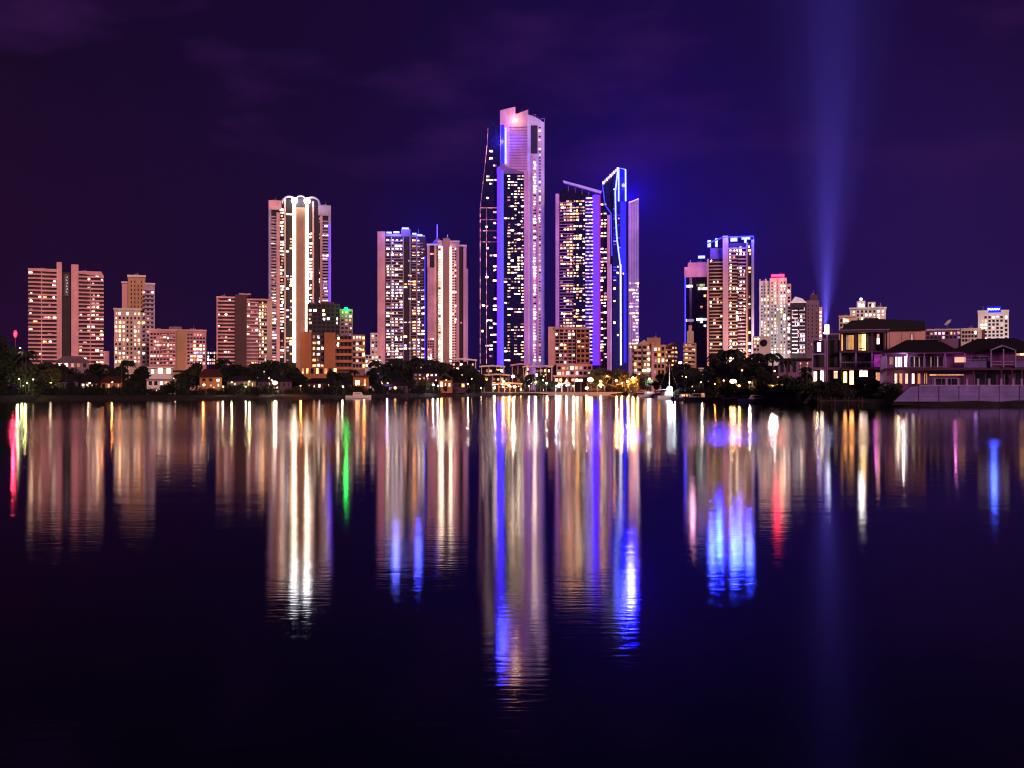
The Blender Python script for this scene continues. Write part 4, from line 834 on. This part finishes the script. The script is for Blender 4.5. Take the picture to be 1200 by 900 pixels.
street_lamp(640, 449, 570, 'lantern', CR, 4000, 'warm quay lamp before {}', .6); street_lamp(628, 448, 572, 'lantern', CR, 3000, 'warm quay lamp before {}', .5); street_lamp(579, 455, 562, 'lantern', CR, 3000, 'warm quay lamp before {}', .6)
street_lamp(859, 447, 275, 'flood_warm', OR, 6000, 'glaring warm garden lamp before {}', .8); street_lamp(866, 452, 268, 'lantern', OR, 900, 'small amber garden lamp before {}', .3); street_lamp(853, 452, 268, 'lantern', OR, 900, 'small amber garden lamp before {}', .3)
street_lamp(878, 448, 272, 'lantern', CR, 500, 'small amber garden lamp before {}', .3)
street_lamp(761, 444, 500, 'flood_white', WH, 1500, 'small cool white lamp before {}', .55, arm=False)
street_lamp(797, 425, 520, 'flood_white', CR, 2500, 'high round white lamp before {}', .8, arm=False)
street_lamp(107, 449, 312, 'lantern', CR, 250, 'small shore lamp before {}', .28); street_lamp(208, 452, 322, 'flood_white', CR, 250, 'small shore lamp before {}', .25); street_lamp(240, 451, 328, 'lantern', OR, 400, 'small shore lamp before {}', .4)
street_lamp(262, 453, 328, 'lantern', CR, 250, 'small shore lamp before {}', .25); street_lamp(288, 453, 335, 'lantern', CR, 250, 'small shore lamp before {}', .25); street_lamp(403, 453, 368, 'flood_white', CR, 200, 'small shore lamp before {}', .3)
street_lamp(508, 451, 440, 'flood_white', (.7, .7, 1), 700, 'cool white shore lamp before {}', .45); street_lamp(514, 452, 440, 'flood_white', WH, 500, 'cool white shore lamp before {}', .35)
street_lamp(925, 457, 236, 'lantern', (1, .2, .9), 250, 'tiny magenta tinted lamp near the pergola before {}', .2, ground=1.3); street_lamp(30, 452, 290, 'lit_green', (.6, .8, .3), 200, 'dim greenish shore lamp before {}', .3)
street_lamp(26, 408, 300, 'lit_white', CR, 120, 'tall dim lamp in the trees beside {}', .25)
for px, py, D, c, w in ((34, 449, 296, (.9, .8, .25), 900), (24, 444, 296, CR, 500), (60, 447, 312, CR, 400), (132, 448, 322, OR, 700), (272, 448, 345, (.9, .8, .3), 900), (292, 447, 350, (.9, .8, .3), 800), (352, 452, 352, OR, 900), (428, 451, 385, OR, 900),
                         (455, 449, 420, (.6, .4, 1), 900), (470, 448, 430, CR, 800), (498, 447, 445, CR, 900), (530, 449, 460, OR, 1200), (548, 450, 478, CR, 1000), (620, 452, 566, CR, 5000), (652, 452, 562, WH, 5000), (672, 452, 562, CR, 6000), (729, 449, 560, OR, 30000), (748, 450, 545, OR, 9000),
                         (905, 452, 245, (.9, .7, .2), 500), (938, 450, 238, (.9, .75, .25), 500), (820, 448, 300, CR, 500), (838, 450, 285, OR, 700)):
    street_lamp(px, py, D, 'lantern', c, w, 'low glowing lamp before {}', .20*D/330)
rl = random.Random(5)
gl_pole = MB().tube([(0, 0, 0), (0, 0, 1)], .05, n=6).mesh('pole', 'dark_steel')
heads = {}
for k in range(72):
    px = rl.choice((rl.uniform(30, 440), rl.uniform(440, 640), rl.uniform(740, 950))); D = shore_D(px)+rl.uniform(6, 30); hh = rl.choice((1.2, 2.4, 4.5, 6.5, 8.5))*rl.uniform(.8, 1.2)
    mt = rl.choice(('lantern', 'lit_white', 'lit_bright', 'lit_cream', 'lit_yellow', 'lit_pink', 'lit_violet', 'lit_amber')); rr = rl.choice((.12, .16, .22))*D/330
    t = thing('garden_light', '', 'garden light', (sx_(px, D), D, GZ), 0, 'small lights among the shore trees'); o = obj('pole', gl_pole, t); o.scale = (1, 1, hh)
    key = (mt, round(rr, 1) or .1)
    if key not in heads: heads[key] = MB().ball((0, 0, 0), key[1], n=8, q=5).mesh('lamp_head', mt, True)
    obj('lamp_head', heads[key], t, (0, 0, hh+key[1])); pending.append((t, px, 'tiny light in trees before {}'))
# tall pole with the box floodlight
p = at(969, 386, 207); t = thing('light_pole', 'tall blue grey pole carrying a bright white floodlight box, left of the flat roofed house', 'light pole', (p.x, 207, TZ))
h = p.z-TZ; MB().tube([(0, 0, 0), (0, 0, h*.5), (0, 0, h-.6)], .20, .15, 10).build('pole', 'purple_render', t, True); MB().box(-.38, .38, -.25, .25, h-.9, h+.9).build('floodlight', 'strip_white', t)
lamp('flood', (0, -1.2, h), 60, (.85, .85, 1), .3, t)
# red beacon on the left
p = at(18, 392, 330); t = thing('beacon_mast', 'thin mast with a glowing red beacon over the left trees', 'mast', (p.x, 330, GZ)); h = p.z-GZ
MB().tube([(0, 0, 0), (0, 0, h)], .15, .08, 8).build('pole', 'dark_steel', t); MB().ball((0, 0, h+.2), .5, sz=2.2).build('lamp_head', 'beacon_red', t, True); lamp('red_light', (0, -1.5, h), 2500, (1, .03, .08), .3, t)

# ------------------------------------------------------------------ searchlight
SL = at(967, 393, 905); t = thing('searchlight', 'searchlight throwing a tall blue beam into the sky', 'searchlight', SL)
MB().tube([(0, 0, 0), (0, 0, 1.2)], 1.3, 1.0, 12).build('base', 'dark_steel', t); MB().tube([(0, 0, 1.25), (-.05, 0, 2.6)], .9, 1.2, 14).build('drum', 'star_white', t)
sp = bpy.data.lights.new('search_beam', 'SPOT'); sp.energy = 2.7e8; sp.color = (0.42, 0.50, 1.0); sp.spot_size = R(13.5); sp.spot_blend = 1.0; sp.shadow_soft_size = 1.2
so = bpy.data.objects.new('search_beam', sp); COL.objects.link(so); so.parent = t; so.location = (0, 0, 4); so.rotation_euler = (R(180), R(1.6), 0)
sp2 = sp.copy(); sp2.energy = 1.0e8; sp2.spot_size = R(30); so2 = bpy.data.objects.new('search_halo', sp2); COL.objects.link(so2); so2.parent = t; so2.location = (0, 0, 4); so2.rotation_euler = so.rotation_euler

# ------------------------------------------------------------------ trees
def rand_dir(rnd):
    while True:
        v = Vector((rnd.uniform(-1, 1), rnd.uniform(-1, 1), rnd.uniform(-1, 1)))
        if .05 < v.length < 1: return v
def crown_mesh(seed, w, h, leaf, n, mat, clumps=9):
    rnd = random.Random(seed); m = MB(); cs = []
    for i in range(clumps):
        a = rnd.uniform(0, 6.28); rr = rnd.uniform(.1, .62)*w/2; z = rnd.uniform(.12, .88)
        cs.append((Vector((math.cos(a)*rr, math.sin(a)*rr, z*h)), rnd.uniform(.20, .36)*w*(1.1-.5*abs(z-.4))))
    for k in range(n):
        c, r = rnd.choice(cs); d = rand_dir(rnd); p = c + Vector((d.x*r, d.y*r, d.z*r*.72)) * (rnd.random()**.25)/max(.35, d.length)*.9
        s = leaf*rnd.uniform(.5, 1.3); u = rand_dir(rnd).normalized(); v = u.orthogonal().normalized(); b_ = len(m.v)
        m.v += [tuple(p-u*s), tuple(p+v*s*.5), tuple(p+u*s), tuple(p-v*s*.5)]; m.f.append((b_, b_+1, b_+2, b_+3)); m.m.append(0)
    return m.mesh('crown', mat), cs
def trunk_mesh(seed, cs, th, r):
    m = MB(); m.tube([(0, 0, 0), (.1, 0, th*.6), (0, .1, th*1.15)], r, r*.6, 8)
    for c, _ in cs[:6]: m.tube([(0, 0, th), tuple(c*.5+Vector((0, 0, th*.8))), tuple(c+Vector((0, 0, th*.72)))], r*.45, r*.12, 5, cap=False)
    return m.mesh('trunk', 'bark')
broad = []
for i in range(7):
    w = [7, 8, 6, 9, 5, 8, 10][i]; h = [5, 4.6, 6, 5, 5.5, 6.5, 5][i]; th = [2.2, 1.8, 2.5, 2.0, 1.8, 2.8, 2.2][i]
    cm, cs = crown_mesh(i+11, w, h, .48, 1500, 'leaf_lit' if i in (0, 3, 6) else 'leaf_dark'); broad.append((cm, trunk_mesh(i, cs, th, .24), th*.75, th*.75+h))
for i in range(2):
    cm, cs = crown_mesh(31+i, 9.5, 12.5, .34, 5200, 'leaf_dark', 22); broad.append((cm, trunk_mesh(31+i, cs, 3.0, .34), 2.4, 14.9))
palms = []
for i in range(3):
    rnd = random.Random(40+i); H = 8.0; m = MB(); lean = rnd.uniform(-.5, .5)
    tk = MB().tube([(0, 0, 0), (lean*.3, 0, H*.4), (lean, 0, H*.98)], .22, .13, 8).mesh('trunk', 'bark', True)
    for k in range(18):
        a = 6.283*k/18+rnd.uniform(-.15, .15); up = rnd.uniform(-.2, .9); L = rnd.uniform(2.2, 3.0); prev = None
        for sgm in range(7):
            t_ = sgm/6; rad = L*t_*(1-.12*t_); z = H + L*(up*t_ - (.55+.5*up)*t_*t_*1.2)
            c = Vector((lean+math.cos(a)*rad, math.sin(a)*rad, z)); side = Vector((-math.sin(a), math.cos(a), 0))*(.42*math.sin(math.pi*min(1, t_*.9+.1))+.04)
            dr = Vector((0, 0, -.22*math.sin(math.pi*t_)))
            cur = (c+side+dr, c, c-side+dr)
            if prev:
                b_ = len(m.v); m.v += [tuple(q) for q in (*prev, *cur)]; 
                # split blades: alternating gaps
                m.f += [(b_, b_+1, b_+4, b_+3), (b_+1, b_+2, b_+5, b_+4)]; m.m += [0, 0]
            prev = cur
    palms.append((m.mesh('crown', 'palm_leaf'), tk, 0, H+1.2))
def tree(px, ytop, D, i=None, palm=False, pat=None, gz=None):
    cm, tm, cz, H = palms[(i or 0) % 3] if palm else broad[i if i is not None else random.choice((1, 2, 4, 5, 1, 2, 4, 5, 0))]; big = i is not None and i > 6
    gz = GZ if gz is None else gz; X = sx_(px, D); want = max(2.0, CH+(HZ-ytop)/F*D-gz); s = want/H
    t = thing('palm_tree' if palm else 'tree', '', 'palm' if palm else 'tree', (X, D, gz-.05), random.uniform(0, 6.28), 'palms of the far shore' if palm else 'trees of the far shore')
    q_ = s if big else min(s, 1.15*(1+.25*(s-1)))
    t.scale = (q_*random.uniform(.9, 1.2), q_*random.uniform(.9, 1.2), s) if not palm else (s, s, s)
    obj('trunk', tm, t); obj('crown', cm, t, (0, 0, cz))
    pending.append((t, px, pat or ('feathery palm before {}' if palm else ('tall dark tree rising before {}' if want > 8.5 else 'bushy dark tree before {}')))); return t
# left bank: the big clump, then the tree line
for px, yt, D, i in ((-26, 376, 292, 7), (-6, 384, 296, 8), (8, 402, 300, 7), (24, 417, 302, 1), (-12, 418, 285, 2), (36, 426, 306, 4), (48, 424, 320, 2), (58, 434, 312, 3)): tree(px, yt, D, i)
for px, yt, D in ((62, 424, 338), (80, 428, 345), (98, 436, 340), (112, 424, 350), (128, 434, 345), (142, 428, 342), (158, 436, 338), (168, 428, 350), (150, 445, 320), (84, 446, 312), (222, 432, 348), (230, 424, 355), (214, 444, 330),
                  (262, 436, 360), (274, 428, 366), (286, 434, 362), (296, 430, 372), (308, 426, 380), (322, 424, 384), (334, 426, 386), (345, 432, 380), (352, 440, 372), (394, 434, 400), (406, 438, 395), (436, 434, 420), (444, 430, 440), (388, 442, 385)): tree(px, yt, D)
for px, yt, D in ((452, 426, 470), (462, 432, 455), (472, 422, 480), (482, 428, 478), (492, 420, 490), (502, 426, 485), (512, 422, 500), (524, 424, 505), (538, 430, 500), (550, 428, 520), (560, 436, 510), (556, 446, 480), (478, 440, 440), (498, 444, 440), (522, 452, 440), (540, 440, 475)): tree(px, yt, D)
for px, yt, D in ((566, 440, 575), (583, 433, 600), (622, 438, 578), (630, 444, 572), (636, 438, 585), (612, 446, 568), (646, 446, 575), (700, 436, 585), (708, 434, 592), (718, 436, 590), (728, 434, 588), (737, 438, 584), (748, 440, 560), (716, 450, 560), (728, 451, 558), (742, 452, 550)): tree(px, yt, D, i=random.choice((0, 3, 6)) if px > 650 else None, pat='small tree lit amber before {}' if 695 < px < 745 else None)
for px, yt, D in ((758, 443, 500), (768, 446, 480), (778, 436, 470), (790, 430, 440), (800, 424, 420), (812, 430, 400), (806, 440, 360), (822, 438, 350), (834, 428, 330), (846, 420, 320), (858, 424, 318), (872, 416, 312), (884, 422, 306), (894, 428, 296),
                  (838, 446, 290), (848, 440, 285), (876, 440, 280), (890, 444, 270), (904, 436, 285), (918, 440, 262), (932, 444, 255), (944, 436, 250), (816, 452, 300), (828, 455, 285)): tree(px, yt, D)
for px, yt, D in ((950, 448, 208), (960, 445, 209), (974, 447, 207), (1006, 446, 208), (1020, 440, 208.5), (1028, 447, 207), (986, 450, 206.5), (1042, 450, 206)): tree(px, yt, D, gz=2.5)
for px, yt, D in ((1012, 374, 236), (1036, 370, 238), (1062, 372, 240), (1078, 378, 238), (1094, 400, 230)): pass
for px, yt, D, i in ((262, 417, 380, 0), (258, 424, 372, 1), (150, 418, 372, 2), (453, 423, 480, 0), (478, 418, 490, 1), (505, 417, 510, 2), (850, 405, 330, 0), (843, 411, 335, 1), (906, 408, 330, 2), (896, 412, 320, 0),
                     (868, 420, 300, 1), (832, 426, 320, 2), (30, 405, 300, 1), (415, 430, 400, 1), (718, 438, 575, 0), (745, 436, 560, 2), (624, 436, 570, 1), (800, 430, 380, 0), (945, 426, 252, 1),
                     (440, 418, 440, 2), (463, 416, 470, 0), (471, 421, 465, 1), (489, 415, 480, 2), (546, 424, 520, 0), (838, 410, 330, 0), (862, 403, 326, 2), (886, 408, 322, 1), (121, 423, 345, 2), (331, 421, 385, 1), (298, 422, 378, 0), (704, 434, 580, 1), (733, 433, 572, 0), (609, 436, 570, 2), (923, 416, 280, 0), (56, 420, 318, 2)): tree(px, yt, D, i, palm=True)
# low waterside shrubs
shr = []
for i in range(4):
    cm, cs = crown_mesh(90+i, 5.5, 2.0, .30, 700, 'leaf_dark', 8); shr.append(cm)
px = -60
while px < 1046:
    D = shore_D(px)+random.uniform(5, 9); px0 = px; px += random.uniform(9, 15)*300/D
    if 558 < px0 < 776: continue
    o = obj('shrub', random.choice(shr)); o.location = (sx_(px0, D), D, GZ-.25 if px0 < 940 else 1.2); s = random.uniform(.7, 1.35); o.scale = (s*1.1, s, s*random.uniform(.8, 1.5)); o.rotation_euler.z = random.uniform(0, 6.28)
    tag(o, None, 'shrub', 'low shrubs along the waterline'); pending.append((o, px0, 'low shrub below {}'))

# ------------------------------------------------------------------ boats and jetties
def boat_mesh(L, Wd, H, mats):
    m = MB(); st = [(-.5, .72, 0), (-.2, 1, 0), (.15, .95, .02), (.38, .55, .10), (.5, .04, .2)]; rings = []
    for t_, w, z in st:
        rings.append([(t_*L, -w*Wd/2, H+z*H), (t_*L, -w*Wd*.34, .0), (t_*L, 0, -.15), (t_*L, w*Wd*.34, .0), (t_*L, w*Wd/2, H+z*H)])
    for r_ in rings: m.v += r_
    for i in range(len(rings)-1):
        for j in range(4): m.f.append((i*5+j, (i+1)*5+j, (i+1)*5+j+1, i*5+j+1)); m.m.append(0)
        m.f.append((i*5+4, (i+1)*5+4, (i+1)*5, i*5)); m.m.append(0)
    m.f.append((0, 1, 2, 3, 4)); m.m.append(0); return m.mesh('hull', mats)
def boat(px, D, L, label, hull='hull_white', rz=0.0, mast=0, lit=None, group='boats moored off the far bank'):
    t = thing('boat', label, 'boat', (sx_(px, D), D, .1), rz, group); H = L*.11
    obj('hull', boat_mesh(L, L*.3, H, hull), t)
    c = MB().prism([(-L*.22, H), (L*.2, H), (L*.12, H+L*.13), (-L*.2, H+L*.13)], -L*.09, L*.09).build('cabin', 'hull_white', t)
    w_ = MB().box(-L*.15, L*.08, -L*.09-.03, L*.09+.03, H+L*.05, H+L*.095).build('window', lit or 'window_glass', c)
    if mast:
        MB().tube([(L*.05, 0, H), (L*.05, 0, H+mast)], .14, .09, 8).build('mast', 'hull_white', t); MB().tube([(L*.05, 0, H+L*.2), (-L*.4, 0, H+L*.19)], .06, .05, 6).build('boom', 'hull_white', t)
        MB().tube([(L*.05, 0, H+mast), (L*.48, 0, H+L*.02)], .02, n=4).build('stay', 'steel', t); MB().tube([(L*.05, 0, H+mast), (-L*.48, 0, H)], .02, n=4).build('stay', 'steel', t)
    return t
t = boat(783, 330, 9, 'sailing boat with a tall mast and dazzling white deck light', 'hull_white', .5, 9.6, 'lit_cool')
MB().ball((0, -.8, 2.9), .85).build('deck_light', 'star_white', t, True); lamp('deck_flood', (0, -3, 3.2), 700, (.85, .88, 1), .4, t)
boat(802, 285, 7, 'small dark cruiser moored right of the tall masted boat', 'hull_blue', 2.8, 0, 'lit_dim'); boat(817, 268, 8, 'low dark boat moored nearest the wooded point', 'hull_blue', 2.4, 0)
boat(762, 395, 9, 'pale cruiser moored left of the tall masted boat', 'hull_white', .1, 0, 'lit_violet'); boat(420, 345, 8, 'pale runabout moored below the green lamp', 'hull_white', .1, 0, 'lit_dim')
boat(885, 232, 7, 'dark runabout moored below the white red banded tower', 'hull_blue', 3.0, 0)
for px, D, L, lb in ((812, 262, 10, 'dark timber jetty by the wooded point'), (866, 244, 9, 'dark timber jetty below the glaring garden lamp'), (462, 398, 12, 'low timber jetty below the blue crowned tower'), (984, 190, 8, 'short timber jetty before the flat roofed house')):
    t = thing('jetty', lb, 'jetty', (sx_(px, D), D, 0), random.uniform(-.4, .4)); MB().box(-L/2, L/2, -.9, .9, .9, 1.05).build('deck', 'bark', t); pmj = MB().tube([(0, 0, -.5), (0, 0, 1.7)], .14, n=8).mesh('post', 'bark')
    for i in range(4):
        for sy in (-.8, .8): obj('post', pmj, t, (-L/2+.4+i*(L-.8)/3, sy, 0))

# ------------------------------------------------------------------ haze box, lit by the searchlight and unseen lamps added behind the crowns
hz = bpy.data.materials.new('haze_air'); hz.use_nodes = True; ht = hz.node_tree; ht.nodes.clear()
pv = N(ht, 'ShaderNodeVolumePrincipled'); pv.inputs['Color'].default_value = (.24, .14, .66, 1); pv.inputs['Density'].default_value = 5.0e-5; pv.inputs['Anisotropy'].default_value = 0.0
ho = N(ht, 'ShaderNodeOutputMaterial'); ht.links.new(pv.outputs[0], ho.inputs['Volume'])
MAT['haze_air'] = hz
o = MB().box(-1500, 1500, -60, 1900, -1, 760).build('haze', 'haze_air'); tag(o, 'thin night haze over the river and city', kind='stuff')

# ------------------------------------------------------------------ labels with ordinals
groups = {}
for o, px, pat in pending: groups.setdefault(pat.format(lmk(px)), []).append((px, o))
for lab, lst in groups.items():
    lst.sort(key=lambda q: q[0])
    for i, (_, o) in enumerate(lst): o['label'] = (lab if len(lst) == 1 else ORD[min(i, 17)] + ' ' + lab + ' from the left').replace('the white shaft of the tallest tower', 'the tallest tower shaft').replace('half of the twin slab', 'twin slab')
